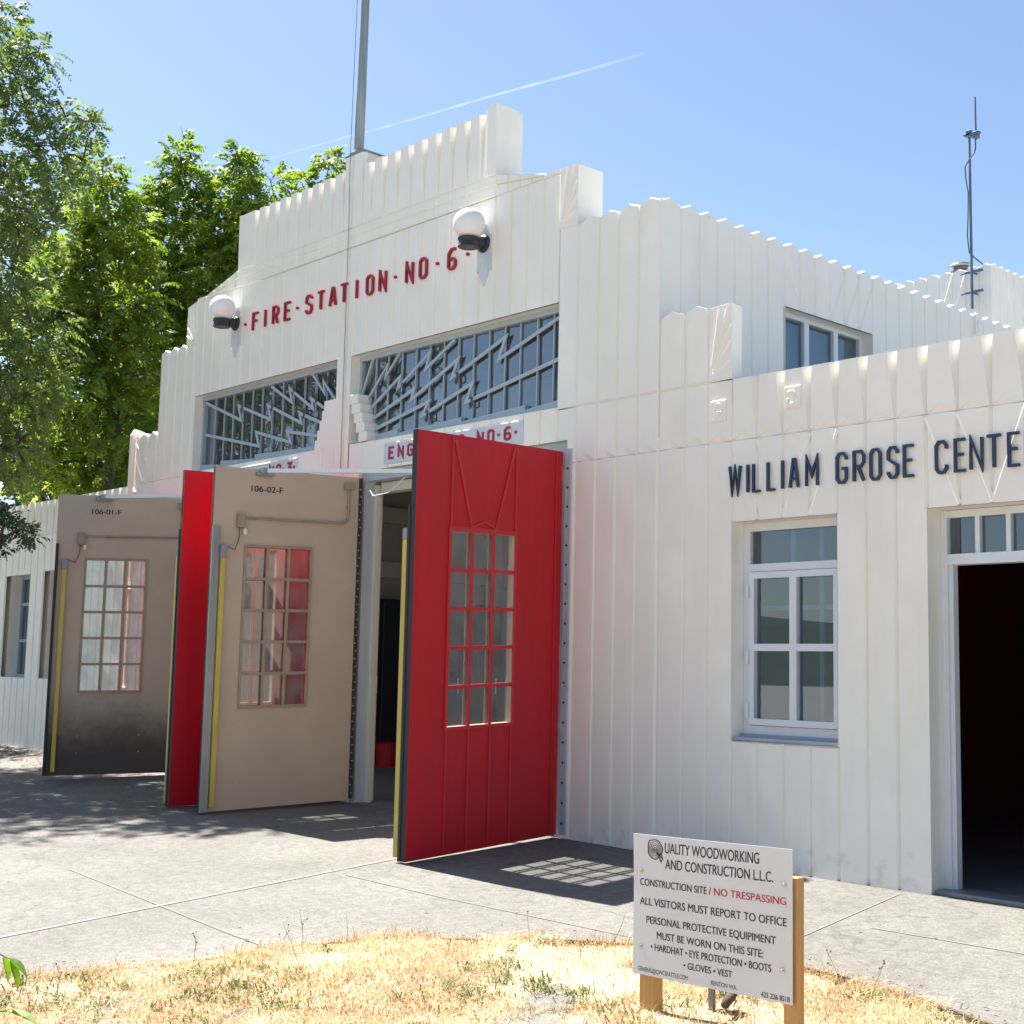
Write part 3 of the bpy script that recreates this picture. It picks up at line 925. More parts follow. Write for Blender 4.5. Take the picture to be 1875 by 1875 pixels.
# ---- stepped corbels beside the fan windows
for k in range(5):
    c = MB()
    z1 = 4.735 - 0.115 * k
    c.bevbox(-13.02 + 0.05 * k, -12.85 + 0.047 * k, -0.018 + 0.001 * k, 0.25, z1 - 0.114, z1, 0.006)
    c.build("corbel", M['white'], ST)
st_ = [(-13.304, 4.735)]
for k in range(5):
    st_ += [(-13.54 - 0.043 * k, 4.735 - 0.115 * k), (-13.54 - 0.043 * k, 4.735 - 0.115 * (k + 1))]
st_ += [(-13.304, 4.16)]
c = MB()
c.face([(a, -0.003, b) for a, b in st_])
for a, b in zip(st_, st_[1:] + st_[:1]):
    c.face([(a[0], -0.003, a[1]), (b[0], -0.003, b[1]), (b[0], 0.25, b[1]), (a[0], 0.25, a[1])])
c.build("corbel", M['white'], ST)

# ---- flank of the hall, facing the right wing
sd = MB()
SG = [0.0, 0.31] + [0.31 + 0.2672 * k for k in range(1, 49)]
SW = (1.93, 3.515, 4.30, 5.315)
for i, (a, b) in enumerate(zip(SG[:-1], SG[1:])):
    l0 = 0.004 if i == 0 else 0.014
    if SW[0] - .02 < a and b < SW[1] + .05:
        a2, b2 = max(a, SW[0]), min(b, SW[1])
        cell(sd, sidewall, a, b, SW[3], TOPM - .006, l=0.020, r=0.020, gable=0.058, skirt=0.25)
        cell(sd, sidewall, a, b, 3.7, SW[2], l=0.020, r=0.020)
    else:
        rr = 0.017
        ll = l0
        cell(sd, sidewall, a, b, 3.7, TOPM - .006, l=ll, r=rr, gable=0.058, skirt=0.25)
back_boxes(sd, sidewall, [0.3, SG[-1]], [LOW, TOPM], [SW], 0.12, 0.3)
reveal(sd, sidewall, SW[0], SW[1], SW[2], SW[3], 0.12)
for a, b in ((1.94, 2.2), (2.2, 2.467), (2.467, 2.73), (3.0, 2.74), (3.27, 3.0), (3.53, 3.27)):
    rib(sd, sidewall, (a, TOPM - 0.06), (b, SW[3] + 0.01), w=0.035, h=0.012)
sd.build("flank_wall", M['white'], ST)

# flank window: white frame with three lights
def frame_rect(mb, fn, x0, x1, z0, z1, wd, d0, d1, mi=0):
    back_boxes(mb, fn, [x0, x1], [z0, z1], [(x0 + wd, x1 - wd, z0 + wd, z1 - wd)], d0, d1, mi)


fw = MB()
frame_rect(fw, sidewall, SW[0], SW[1], SW[2], SW[3] - 0.002, 0.045, 0.14, 0.22)
for x in (2.50, 3.03):
    fw.box(x - 0.04, x + 0.04, 0.145, 0.215, SW[2] + 0.045, SW[3] - 0.047, fn=sidewall)
fwo = fw.build("window", M['frame_white'], ST)
pn = MB()
pn.face([sidewall(a, 0.185, z) for a, z in ((SW[0] + .02, SW[2] + .02), (SW[1] - .02, SW[2] + .02), (SW[1] - .02, SW[3] - .02), (SW[0] + .02, SW[3] - .02))])
pn.build("pane", M['glass_clean'], fwo)
# small painted-over alarm plate high on the flank
pl = MB()
pl.box(5.70, 5.86, -0.025, 0.01, 5.72, 5.97, fn=sidewall)
pl.tube([sidewall(5.78 + 0.045 * math.cos(t), -0.03, 5.83 + 0.06 * math.sin(t)) for t in np.linspace(0.3, 5.6, 12)], 0.008, 6)
pl.build("alarm_plate", M['white'], ST)

# ---- right wing front
w = MB()
S_WIN = (-7.388, -6.324, 1.03, 2.875)
DOOR = (-5.527, -3.93, LOW, 2.86)
S_WIN2 = (-2.59, -1.524, 1.03, 2.875)
BLOCK_END = -7.3877
for i, (x0, x1) in enumerate(zip(WING[:-1], WING[1:])):
    xm = (x0 + x1) / 2
    l = 0.03 if i == 0 else 0.014
    hole = None
    for h in (S_WIN, DOOR, S_WIN2):
        if h[0] - .02 < xm < h[1] + .02: hole = h
    # lower body
    if hole is None:
        nl = any(abs(h[1] - x0) < 0.02 for h in (S_WIN, DOOR, S_WIN2)); nr = any(abs(h[0] - x1) < 0.02 for h in (S_WIN, DOOR, S_WIN2))
        cell(w, front, x0, x1, LOW, Z_CHEV, l=l, r=0.020, t=0.012) if not (nl or nr) else None
        if nl or nr:
            h = [h for h in (S_WIN, DOOR, S_WIN2) if abs(h[1] - x0) < 0.02 or abs(h[0] - x1) < 0.02][0]
            if h[2] > 0:
                cell(w, front, x0, x1, LOW, h[2], l=l, r=0.020)
            cell(w, front, x0, x1, max(h[2], LOW), h[3], l=0.0 if nl else l, r=0.0 if nr else 0.014)
            cell(w, front, x0, x1, h[3], Z_CHEV, l=l, r=0.020, t=0.012)
    else:
        if hole[2] > 0:
            cell(w, front, x0, x1, LOW, hole[2] - 0.004, l=0.020, r=0.020, lip=0.014, skirt=0.12, gable=0.0)
        cell(w, front, x0, x1, hole[3], Z_CHEV, t=0.012)
    # zigzag course and parapet
    if x1 <= BLOCK_END + 0.01:
        cell(w, front, x0, x1, Z_CHEV, Z_BAND, l=l, r=0.020, b=0.004, t=0.014, chev=CHEV)
    else:
        cell(w, front, x0, x1, Z_CHEV, 4.135, l=0.012, r=0.012, dtl=0.012 if i == 3 else None, lt=0.026, rt=0.068, b=0.004, chev=CHEV, d=0.012, dt=0.07, skirt=0.2, lip=0.014)
# stepped block on the wing, next to the hall corner
bl = [(WING[0], WING[1]), (WING[1], WING[2]), (WING[2], WING[3])]
for i, (x0, x1) in enumerate(bl):
    last = i == 2
    cell(w, front, x0, x1, Z_BAND, 4.805, l=0.03 if i == 0 else 0.014, r=0.0 if last else 0.014, b=0.014, gable=0.0 if last else 0.055, skirt=0.14)
x0, x1 = bl[2]
for t in ((x0 + .12, 4.77), (x0 + .21, 4.77), (x1 - .012, 4.62), (x1 - .012, 4.48), (x1 - .012, 4.30)):
    rib(w, front, (x0 + 0.03 + (t[0] - x0) * .1, 4.18 + (t[1] - 4.18) * .15), t, w=0.028, h=0.010)
w.face([(x1, 0.0, 4.13), (x1, 0.0, 4.805), (x1, 0.0605, 4.805), (x1, 0.0605, 4.13)][::-1])
back_boxes(w, front, [WING[0] + 0.001, WING[-1]], [LOW, 4.13], [S_WIN, DOOR, S_WIN2], 0.12, 0.30)
back_boxes(w, front, [WING[0] + 0.001, BLOCK_END], [4.13, 4.80], [], 0.06, 0.14)
reveal(w, front, *S_WIN, 0.12)
reveal(w, front, *S_WIN2, 0.12)
reveal(w, front, *DOOR, 0.12, sill=False)
# V-shaped ridges over the openings
P_ = 0.2665
for a, b in ((0, 1), (1, 2), (3, 2), (4, 3)):
    X = -7.388
    rib(w, front, (X + a * P_, Z_CHEV - 0.02), (X + b * P_, S_WIN[3] + 0.01), w=0.05, h=0.0016)
    rib(w, front, (X + 4.797 + a * P_, Z_CHEV - 0.02), (X + 4.797 + b * P_, S_WIN[3] + 0.01), w=0.05, h=0.0016)
for a, b in ((0, 1), (1, 2), (3, 2), (4, 4.6), (5, 4)):
    X = -5.5225
    rib(w, front, (X + a * P_, Z_CHEV - 0.02), (X + b * P_, DOOR[3] + 0.01), w=0.05, h=0.0016)
# end of the wing
w.face([(WING[-1], 0.0, LOW), (WING[-1], 7.0, LOW), (WING[-1], 7.0, 4.13), (WING[-1], 0.0, 4.13)])
w.build("wing_wall", M['white'], ST)

# painted-over mounting plates on the wing
for (cx, cz, kind_) in ((-7.53, 3.86, 0), (-6.75, 3.88, 1)):
    q = MB()
    q.bevbox(cx - 0.085, cx + 0.085, -0.010, 0.0, cz - 0.095, cz + 0.095, 0.006)
    if kind_ == 0:
        pts = [(cx - 0.035 + 0.07 * (t >= 0) * 0, cz) for t in (0,)]
        arc = [front(cx + 0.035 * math.cos(t), -0.0135, cz + 0.02 + 0.045 * math.sin(t)) for t in np.linspace(0, math.pi, 9)]
        q.tube([front(cx + 0.035, -0.0135, cz - 0.01)] + arc + [front(cx - 0.035, -0.0135, cz - 0.01), front(cx + 0.035, -0.0135, cz - 0.01)], 0.006, 6)
    else:
        a1 = [front(cx + 0.04 * math.cos(t) - 0.01, -0.0135, cz + 0.03 + 0.022 * math.sin(t)) for t in np.linspace(2.6, -1.4, 9)]
        a2 = [front(cx + 0.045 * math.cos(t), -0.0135, cz - 0.022 + 0.03 * math.sin(t)) for t in np.linspace(1.4, -3.6, 12)]
        q.tube(a1 + a2, 0.008, 6)
    for sx in (-.065, .065):
        for sz in (-.075, .075):
            q.lathe((cx + sx, -0.010, cz + sz), [(0.0, 0.006), (0.007, 0.006), (0.007, -0.006), (0, -0.006)], 6)
    q.build("mounting_plate", M['white'], ST)


# ---- casement window of the wing
def casement(x0, x1, z0, z1, fn=front, hinges=True):
    f = MB()
    d0, d1 = 0.17, 0.25
    frame_rect(f, fn, x0 + 0.002, x1 - 0.002, z0 + 0.055, z1 - 0.002, 0.07, d0, d1)
    W = x1 - x0
    zt = z1 - 0.385
    f.box(x0 + 0.072, x1 - 0.072, d0 - 0.012, d1, zt - 0.035, zt + 0.03, fn=fn)          # transom rail
    # lower sash
    a, b, c, e = x0 + 0.078, x1 - 0.078, z0 + 0.13, zt - 0.04
    frame_rect(f, fn, a, b, c, e, 0.055, d0 - 0.03, d1 - 0.03)
    xm = (a + b) / 2; zm = c + (e - c) * 0.505
    f.box(xm - 0.035, xm + 0.035, d0 - 0.026, d1 - 0.035, c + 0.055, e - 0.055, fn=fn)
    f.box(a + 0.055, xm - 0.036, d0 - 0.024, d1 - 0.036, zm - 0.03, zm + 0.03, fn=fn)
    f.box(xm + 0.036, b - 0.055, d0 - 0.024, d1 - 0.036, zm - 0.03, zm + 0.03, fn=fn)
    # inner security bars seen through the upper lights
    o = f.build("window", M['frame_white'], ST)
    g_ = MB()
    g_.face([fn(a + .03, d1 - 0.06, c + .03), fn(b - .03, d1 - 0.06, c + .03), fn(b - .03, d1 - 0.06, e - .03), fn(a + .03, d1 - 0.06, e - .03)])
    g_.face([fn(x0 + .05, d1 - 0.04, zt), fn(x1 - .05, d1 - 0.04, zt), fn(x1 - .05, d1 - 0.04, z1 - .04), fn(x0 + .05, d1 - 0.04, z1 - .04)])
    g_.build("pane", M['glass_clean'], o)
    s = MB()
    s.box(x0 + 0.002, x1 - 0.002, 0.03, 0.25, z0 + 0.002, z0 + 0.03, fn=fn)
    s.box(x0 + 0.004, x1 - 0.004, 0.12, 0.25, z0 + 0.03, z0 + 0.055, fn=fn)
    s.build("sill", M['sill'], o)
    if hinges:
        for z in (z0 + 0.25, z0 + 0.70, zt - 0.20):
            h = MB()
            h.tube([fn(x0 + 0.076, d0 - 0.045, z - 0.06), fn(x0 + 0.076, d0 - 0.045, z + 0.06)], 0.013, 8)
            h.build("hinge", M['frame_white'], o)
    bar = MB()
    for x in (x0 + W * 0.37, x0 + W * 0.64):
        bar.box(x - 0.02, x + 0.02, 0.34, 0.37, z0, z1, fn=fn)
    bar.box(x0 + .05, x1 - .05, 0.345, 0.365, zm + 0.32, zm + 0.36, fn=fn)
    bar.build("security_bar", M['frame_blue'], o)
    return o


casement(*S_WIN)
casement(*S_WIN2)

# ---- wing doorway: frame, transom lights, threshold
f = MB()
d0, d1 = 0.20, 0.30
x0, x1, zt = DOOR[0], DOOR[1], DOOR[3]
f.box(x0 + 0.002, x0 + 0.055, d0, d1, LOW, zt - 0.002)
f.box(x0 + 0.055, x0 + 0.085, d0 + 0.03, d1, LOW, 2.44)
f.box(x1 - 0.055, x1 - 0.002, d0, d1, LOW, zt - 0.002)
f.box(x0 + 0.055, x1 - 0.055, d0 + 0.002, d1, zt - 0.06, zt - 0.004)
f.box(x0 + 0.055, x1 - 0.055, d0 - 0.01, d1, 2.44, 2.52)
n = 6
for k in range(1, n):
    xx = x0 + 0.055 + (x1 - x0 - 0.11) * k / n
    f.box(xx - 0.018, xx + 0.018, d0 + 0.006, d1 - 0.01, 2.52, zt - 0.06)
fo = f.build("door_frame", M['frame_white'], ST)
q = MB()
q.face([(x0 + .05, 0.25, 2.5), (x1 - .05, 0.25, 2.5), (x1 - .05, 0.25, zt - .03), (x0 + .05, 0.25, zt - .03)])
q.build("pane", M['glass_clean'], fo)
q = MB()
q.box(x0 + .002, x1 - .002, 0.05, 0.34, LOW, 0.03)
q.build("threshold", M['grey_metal'], fo)

# ---- left wing front
w = MB()
L_WIN = (-22.46, -21.68, 1.30, 2.96)
LG = LWING
L_WIN2 = (-21.0 - .02, -20.28, 1.30, 2.99)
for i, (a, b) in enumerate(zip(LG[:-1], LG[1:])):
    x1, x0 = a, b
    xm = (x0 + x1) / 2
    hole = None
    for h in (L_WIN, L_WIN2):
        if h[0] - .05 < xm < h[1] + .05: hole = h
    if hole is not None:
        cell(w, front, x0, x1, LOW, hole[2], t=0.0)
        cell(w, front, x0, x1, hole[3], Z_CHEV, t=0.012)
    else:
        cell(w, front, x0, x1, LOW, Z_CHEV, t=0.012)
    if i < 3:
        cell(w, front, x0, x1, Z_CHEV, Z_BAND, b=0.004, t=0.014, chev=CHEV)
        cell(w, front, x0, x1, Z_BAND, 4.805, b=0.014, gable=0.055, skirt=0.14)
    else:
        cell(w, front, x0, x1, Z_CHEV, 4.135, lt=0.05, rt=0.022, b=0.004, chev=CHEV, dt=0.06, skirt=0.2, lip=0.014)
# snap the panel edges round each window to a clean rectangle
for h in (L_WIN, L_WIN2):
    xl = max(x for x in LG if x <= h[0] + .06); xr = min(x for x in LG if x >= h[1] - .06)
    lo = min([x for x in LG if x > h[0] - .3], key=lambda v: abs(v - h[0])); hi = min(LG, key=lambda v: abs(v - h[1]))
    if h is L_WIN: L_WIN = (lo, hi, h[2], h[3])
    else: L_WIN2 = (lo, hi, h[2], h[3])
back_boxes(w, front, [LG[-1], -17.662], [LOW, 4.13], [L_WIN, L_WIN2], 0.12, 0.30)
back_boxes(w, front, [-18.46, -17.662], [4.13, 4.80], [], 0.06, 0.14)
reveal(w, front, *L_WIN, 0.12)
reveal(w, front, *L_WIN2, 0.12)
for h in (L_WIN, L_WIN2):
    n_ = 3
    for a, b in ((0, .33), (.33, .66), (1, .66)):
        W_ = h[1] - h[0]
        rib(w, front, (h[0] + a * W_, Z_CHEV - 0.02), (h[0] + b * W_, h[3] + 0.01), w=0.05, h=0.0016)
rib(w, front, (-18.42, 4.70), (-18.02, 4.16), w=0.03, h=0.01)
rib(w, front, (-18.30, 4.75), (-17.95, 4.45), w=0.03, h=0.01)
w.face([(-18.46, 0.0, 4.13), (-18.46, 0.0, 4.805), (-18.46, 0.0605, 4.805), (-18.46, 0.0605, 4.13)])
w.build("wing_wall", M['white'], ST)
for h in (L_WIN, L_WIN2):
    f = MB()
    frame_rect(f, front, h[0] + .002, h[1] - .002, h[2] + .002, h[3] - .002, 0.05, 0.17, 0.25)
    for k in (0.36, 0.72):
        zz = h[2] + (h[3] - h[2]) * k
        f.box(h[0] + .05, h[1] - .05, 0.175, 0.245, zz - .025, zz + .025)
    f.box((h[0] + h[1]) / 2 - .02, (h[0] + h[1]) / 2 + .02, 0.18, 0.24, h[2] + .05, h[2] + (h[3] - h[2]) * .69)
    o = f.build("window", M['frame_blue'], ST)
    q = MB()
    q.face([(h[0] + .02, 0.21, h[2] + .02), (h[1] - .02, 0.21, h[2] + .02), (h[1] - .02, 0.21, h[3] - .02), (h[0] + .02, 0.21, h[3] - .02)])
    q.build("pane", M['glass_clean'], o)

# ---- roofs and rooms
rf = MB()
rf.box(-17.62, -8.40, 0.36, 13.3, 5.45, 5.6)
rf.build("roof", M['grey_metal'], ST)
rf = MB()
rf.box(-8.20, WING[-1] - 0.01, 0.30, 7.0, 3.85, 3.98)
rf.build("roof", M['grey_metal'], ST)
rf = MB()
rf.box(LG[-1] + .01, -17.70, 0.30, 7.0, 3.85, 3.98)
rf.build("roof", M['grey_metal'], ST)

hall = MB()                                           # hall lining: back and side walls, ceiling, beams come apart below
hall.box(-17.66, -17.40, 0.36, 13.3, -0.1, 5.45)
hall.box(-17.40, -8.55, 13.0, 13.3, -0.1, 5.45)
hall.box(-8.54, -8.50, 0.36, 13.0, -0.1, 5.45)
hall.build("inner_wall", M['interior'], ST)
hb = MB()
for y in (3.2, 6.4, 9.6):
    hb.box(-17.4, -8.56, y - .12, y + .12, 4.55, 5.44)
hb.box(-17.398, -17.30, 0.5, 12.9, 3.0, 3.25)
hb.box(-17.398, -17.24, 0.5, 12.9, 3.86, 4.10)
hb.build("ceiling_beam", M['beam'], ST)
flr = MB()
flr.face([(-17.5, 0.02, 0.142), (-8.4, 0.02, 0.01), (-8.4, 13.1, 0.03), (-17.5, 13.1, 0.15)])
flr.build("hall_floor", M['floor_in'], ST)
rm = MB()
rm.box(-8.2, -8.16, 0.31, 6.9, -0.1, 3.84)
rm.box(-8.16, 0.80, 6.86, 6.9, -0.1, 3.84)
rm.box(0.76, 0.80, 0.31, 6.86, -0.1, 3.84)
rm.box(-8.15, 0.75, 0.32, 6.85, 3.76, 3.80)
rm.build("inner_wall", M['maroon'], ST)
rm = MB()
rm.face([(-8.16, 0.0, 0.004), (0.8, 0.0, 0.004), (0.8, 6.9, 0.004), (-8.16, 6.9, 0.004)])
rm.build("room_floor", M['floor_in'], ST)
rm = MB()
rm.box(LG[-1] + .05, -17.75, 3.0, 3.05, -0.1, 3.84)
rm.box(-17.74, -17.70, 0.31, 3.0, -0.1, 3.84)
rm.box(LG[-1] + .02, LG[-1] + .06, 0.31, 3.0, -0.1, 3.84)
rm.build("inner_wall", M['maroon'], ST)

# ---- fan windows with lightning-shaped bars
def fan_window(bars, mull, x0, x1, z0, z1, steps, name_group, notches):
    fb = MB()
    D0 = 0.13
    for k, (wd, pts) in enumerate(bars):
        fb.ribbon(pts, wd * 0.62, D0 + 0.0015 * k, D0 + 0.02, front)
    o = fb.build("fan_window", M['frame_blue'], ST)
    mm = MB()
    for k, x in enumerate(mull):
        zb = z0
        for (sx, sz, s) in steps:
            if (s > 0 and x < sx) or (s < 0 and x > sx): zb = max(zb, sz)
        mm.box(x - 0.0075, x + 0.0075, D0 + 0.021, D0 + 0.042, zb + 0.03, z1 - 0.03)
    mm.build("mullion", M['frame_blue'], o)
    fr = MB()
    fr.box(x0 + .002, x1 - .002, D0 - 0.01, D0 + 0.08, z1 - 0.055, z1 - 0.002)
    # bottom rail thickens in lightning notches
    xs_ = [x0 + .002] + notches + [x1 - .002]
    for a, b in zip(xs_[:-1], xs_[1:]):
        if steps[0][2] > 0:
            za, zb_ = 0.07, 0.12
        else:
            za, zb_ = 0.12, 0.07
        fr.face([(a, D0 - .006, z0 + .002), (b, D0 - .006, z0 + .002), (b, D0 - .006, z0 + zb_), (a, D0 - .006, z0 + za)])
        fr.face([(a, D0 - .006, z0 + za), (b, D0 - .006, z0 + zb_), (b, D0 + .08, z0 + zb_), (a, D0 + .08, z0 + za)])
        fr.face([(b, D0 - .006, z0 + .002), (b, D0 + .08, z0 + .002), (b, D0 + .08, z0 + zb_), (b, D0 - .006, z0 + zb_)])
        fr.face([(a, D0 + .08, z0 + .002), (a, D0 - .006, z0 + .002), (a, D0 - .006, z0 + za), (a, D0 + .08, z0 + za)])
    fr.box(x0 + .002, x0 + .04, D0 - 0.004, D0 + 0.08, z0 + .13, z1 - .06)
    fr.box(x1 - .04, x1 - .002, D0 - 0.004, D0 + 0.08, z0 + .13, z1 - .06)
    fr.build("frame", M['frame_blue'], o)
    rr = random.Random(len(bars))
    for (wd, pts) in bars:                       # small latches hanging at the kinks
        for q in pts[2:-1:2]:
            if rr.random() < 0.75:
                la = MB()
                la.tube([(q[0] + .05, D0 + .02, q[1] + .03), (q[0] + .11, D0 - .01, q[1] + .04), (q[0] + .12, D0 - .01, q[1] - .05), (q[0] + .06, D0 + .02, q[1] - .07)], 0.011, 5)
                la.build("latch", M['wire'], o)
    gl = MB()
    # every light tilts a hair differently, as old puttied glass does
    ed = [x0 + .01] + list(mull) + [x1 - .01]
    for a, b in zip(ed[:-1], ed[1:]):
        t0, t1 = random.uniform(-.006, .006), random.uniform(-.006, .006)
        y = D0 + 0.05
        gl.face([(a, y + t0, z0 + .01), (b, y - t0, z0 + .01), (b, y - t0 + t1, z1 - .01), (a, y + t0 + t1, z1 - .01)])
    gl.build("pane", M['glass_hall'], o)
    return o


FAN_R = [(0.05, [(-12.986, 4.744), (-12.778, 5.17)]), (0.05, [(-12.918, 4.633), (-12.5, 5.046), (-12.535, 4.901), (-12.272, 5.162)]), (0.055, [(-12.887, 4.529), (-12.253, 4.878), (-12.297, 4.746), (-11.733, 5.072), (-11.802, 4.89), (-11.305, 5.151)]), (0.06, [(-12.832, 4.419), (-12.0, 4.697), (-12.05, 4.575), (-11.243, 4.925), (-11.344, 4.728), (-10.48, 5.041), (-10.59, 4.814), (-9.685, 5.107)]), (0.065, [(-12.789, 4.303), (-11.736, 4.515), (-11.843, 4.368), (-10.997, 4.623), (-11.098, 4.426), (-9.678, 4.682)])]
FAN_L = [(0.055, [(-14.018, 5.161), (-13.748, 4.885), (-13.777, 5.036), (-13.508, 4.765)]), (0.06, [(-14.944, 5.134), (-14.453, 4.864), (-14.523, 5.05), (-13.983, 4.726), (-14.026, 4.853), (-13.579, 4.613)]), (0.065, [(-16.579, 5.133), (-15.646, 4.778), (-15.732, 4.984), (-14.932, 4.702), (-15.009, 4.897), (-14.229, 4.575), (-14.278, 4.704), (-13.638, 4.468)]), (0.065, [(-16.573, 4.692), (-15.185, 4.384), (-15.272, 4.577), (-14.451, 4.355), (-14.541, 4.502), (-13.698, 4.338)])]
MUL_R = [-12.738, -12.502, -12.25, -11.993, -11.747, -11.5, -11.254, -11.004, -10.751, -10.503, -10.268, -10.009, -9.771]
MUL_L = [-16.342, -16.108, -15.882, -15.641, -15.407, -15.169, -14.926, -14.69, -14.451, -14.202, -13.958, -13.72]
fan_window(FAN_R, MUL_R, *WIN_R, [(-12.75, 4.62, 1), (-12.66, 4.39, 1)], "r", [-12.26, -11.15, -10.15])
fan_window(FAN_L, MUL_L, *WIN_L, [(-13.5, 4.62, -1), (-13.6, 4.39, -1)], "l", [-16.10, -15.25])

# ---- lettering: stroke alphabet, tall condensed capitals with clipped corners; unit cell, width 0.5, height 1
C_ = 0.13
LET = {
    'F': [[(0, 0), (0, 1), (.5, 1)], [(0, .54), (.38, .54)]],
    'I': [[(.25, 0), (.25, 1)]],
    'R': [[(0, 0), (0, 1), (.5 - C_, 1), (.5, 1 - C_), (.5, .5 + C_), (.5 - C_, .5), (0.02, .5)], [(.22, .48), (.5, 0)]],
    'E': [[(.5, 1), (0, 1), (0, 0), (.5, 0)], [(0, .52), (.40, .52)]],
    'S': [[(.5, .80), (.5, 1 - C_), (.5 - C_, 1), (C_, 1), (0, 1 - C_), (0, .62), (.5, .40), (.5, C_), (.5 - C_, 0), (C_, 0), (0, C_), (0, .2)]],
    'T': [[(-.02, 1), (.52, 1)], [(.25, 1), (.25, 0)]],
    'A': [[(-.02, 0), (.20, 1), (.30, 1), (.52, 0)], [(.10, .30), (.40, .30)]],
    'O': [[(C_, 0), (.5 - C_, 0), (.5, C_), (.5, 1 - C_), (.5 - C_, 1), (C_, 1), (0, 1 - C_), (0, C_), 'c']],
    'N': [[(0, 0), (0, 1), (.5, 0), (.5, 1)]],
    '6': [[(.5, 1), (.2, 1), (0, .78), (0, C_), (C_, 0), (.5 - C_, 0), (.5, C_), (.5, .5 - C_), (.5 - C_, .5), (0.02, .5)]],
    '3': [[(0, 1), (.5, 1), (.22, .58), (.4, .55), (.5, .45), (.5, C_), (.5 - C_, 0), (C_, 0), (0, .12)]],
    'W': [[(-.04, 1), (.10, 0), (.27, .95), (.44, 0), (.58, 1)]],
    'L': [[(0, 1), (0, 0), (.5, 0)]],
    'M': [[(0, 0), (0, 1), (.28, .38), (.56, 1), (.56, 0)]],
    'G': [[(.5, .78), (.5, 1 - C_), (.5 - C_, 1), (C_, 1), (0, 1 - C_), (0, C_), (C_, 0), (.5 - C_, 0), (.5, C_), (.5, .48), (.26, .48)]],
    'C': [[(.5, .76), (.5, 1 - C_), (.5 - C_, 1), (C_, 1), (0, 1 - C_), (0, C_), (C_, 0), (.5 - C_, 0), (.5, C_), (.5, .24)]],
    '.': None,
}


def letter(mb, ch, xc, z0, h, wd, sw, d0, d1):
    """one letter centred on xc"""
    if ch == '.':
        r = sw * 0.55
        mb.box(xc - r, xc + r, d0, d1, z0 + h * .5 - r, z0 + h * .5 + r)
        return
    k = 0
    for s in LET[ch]:
        cl = s[-1] == 'c'
        pts = [q for q in s if q != 'c']
        sw2 = sw
        f = lambda u, v: (xc + (u - 0.25) * (wd - sw) / 0.5, z0 + sw / 2 + v * (h - sw))
        mb.ribbon([f(*q) for q in pts], sw2, d0 - 0.002 * k, d1, front, closed=cl)
        k += 1


for ch, x in (('.', -15.40), ('F', -15.155), ('I', -14.92), ('R', -14.68), ('E', -14.41), ('.', -14.19), ('S', -13.935), ('T', -13.68), ('A', -13.43), ('T', -13.20),
              ('I', -12.945), ('O', -12.69), ('N', -12.445), ('.', -12.21), ('N', -11.95), ('O', -11.705), ('.', -11.46), ('6', -11.21), ('.', -10.95)):
    lt = MB()
    letter(lt, ch, x, 5.876, 0.243, 0.138, 0.0265, -0.03, 0.02)
    lt.build("dot" if ch == '.' else "letter", M['red_text'], ST)
for ch, x, wd in (('W', -7.335, .11), ('I', -7.195, .09), ('L', -7.10, .09), ('L', -6.95, .09), ('I', -6.835, .09), ('A', -6.72, .095), ('M', -6.55, .115),
                  ('G', -6.26, .105), ('R', -6.10, .11), ('O', -5.95, .105), ('S', -5.795, .10), ('E', -5.655, .10),
                  ('C', -5.38, .105), ('E', -5.225, .10), ('N', -5.095, .11), ('T', -4.955, .12), ('E', -4.80, .10), ('R', -4.64, .11)):
    lt = MB()
    letter(lt, ch, x, 3.106, 0.256, wd, 0.0215, -0.034, -0.012)
    lt.build("letter", M['navy'], ST)

# engine plaques above the bays
for (x0, x1, txt) in ((-12.32, -10.03, (('E', -12.17), ('N', -12.0), ('G', -11.83), ('I', -11.68), ('N', -11.53), ('E', -11.36), ('C', -11.15), ('O', -10.97), ('N', -10.665), ('O', -10.50), ('.', -10.38), ('6', -10.245), ('.', -10.12))),
                      (-16.33, -14.05, (('N', -14.615), ('O', -14.455), ('.', -14.35), ('3', -14.215), ('.', -14.115)))):
    q = MB()
    zz = 0.0 if x0 > -13 else 0.022
    q.bevbox(x0, x1, -0.016, 0.01, 3.845 + zz, 4.085 + zz, 0.008)
    o = q.build("name_plaque", M['plaque'], ST)
    for ch, x in txt:
        q = MB()
        letter(q, ch, x, 3.895 + zz, 0.145, 0.105, 0.026, -0.026, -0.014)
        q.build("dot" if ch == '.' else "letter", M['red_text'], o)

# ---- bay jambs, heads
for (a, b, c0) in ((BAY_R[0], BAY_R[1], 0), (BAY_L[0], BAY_L[1], 1)):
    q = MB()
    q.box(a + 0.003, a + 0.10, 0.02, 0.18, LOW, 3.70)
    q.box(b - 0.10, b - 0.003, 0.02, 0.18, LOW, 3.70)
    q.box(a + 0.003, b - 0.003, 0.05, 0.20, 3.70, 3.806)
    o = q.build("bay_frame", M['jamb'], ST)
    q = MB()
    q.box(a + 0.102, a + 0.15, 0.16, 0.22, LOW, 3.66)
    q.box(b - 0.15, b - 0.102, 0.16, 0.22, LOW, 3.66)
    q.box(a + 0.172, b - 0.172, 0.20, 0.34, 3.58, 3.69)
    q.build("stop", M['beam'], o)
    q = MB()
    for z in np.arange(0.3, 3.6, 0.185):
        for xx in (a + 0.02, b - 0.02):
            q.lathe((xx + (0.015 if xx < -11 else -0.015) * 0, 0.02, z), [(0, .008), (.010, .006), (.010, -.006), (0, -.008)], 7)
    q.build("bolt", M['hinge'], o)
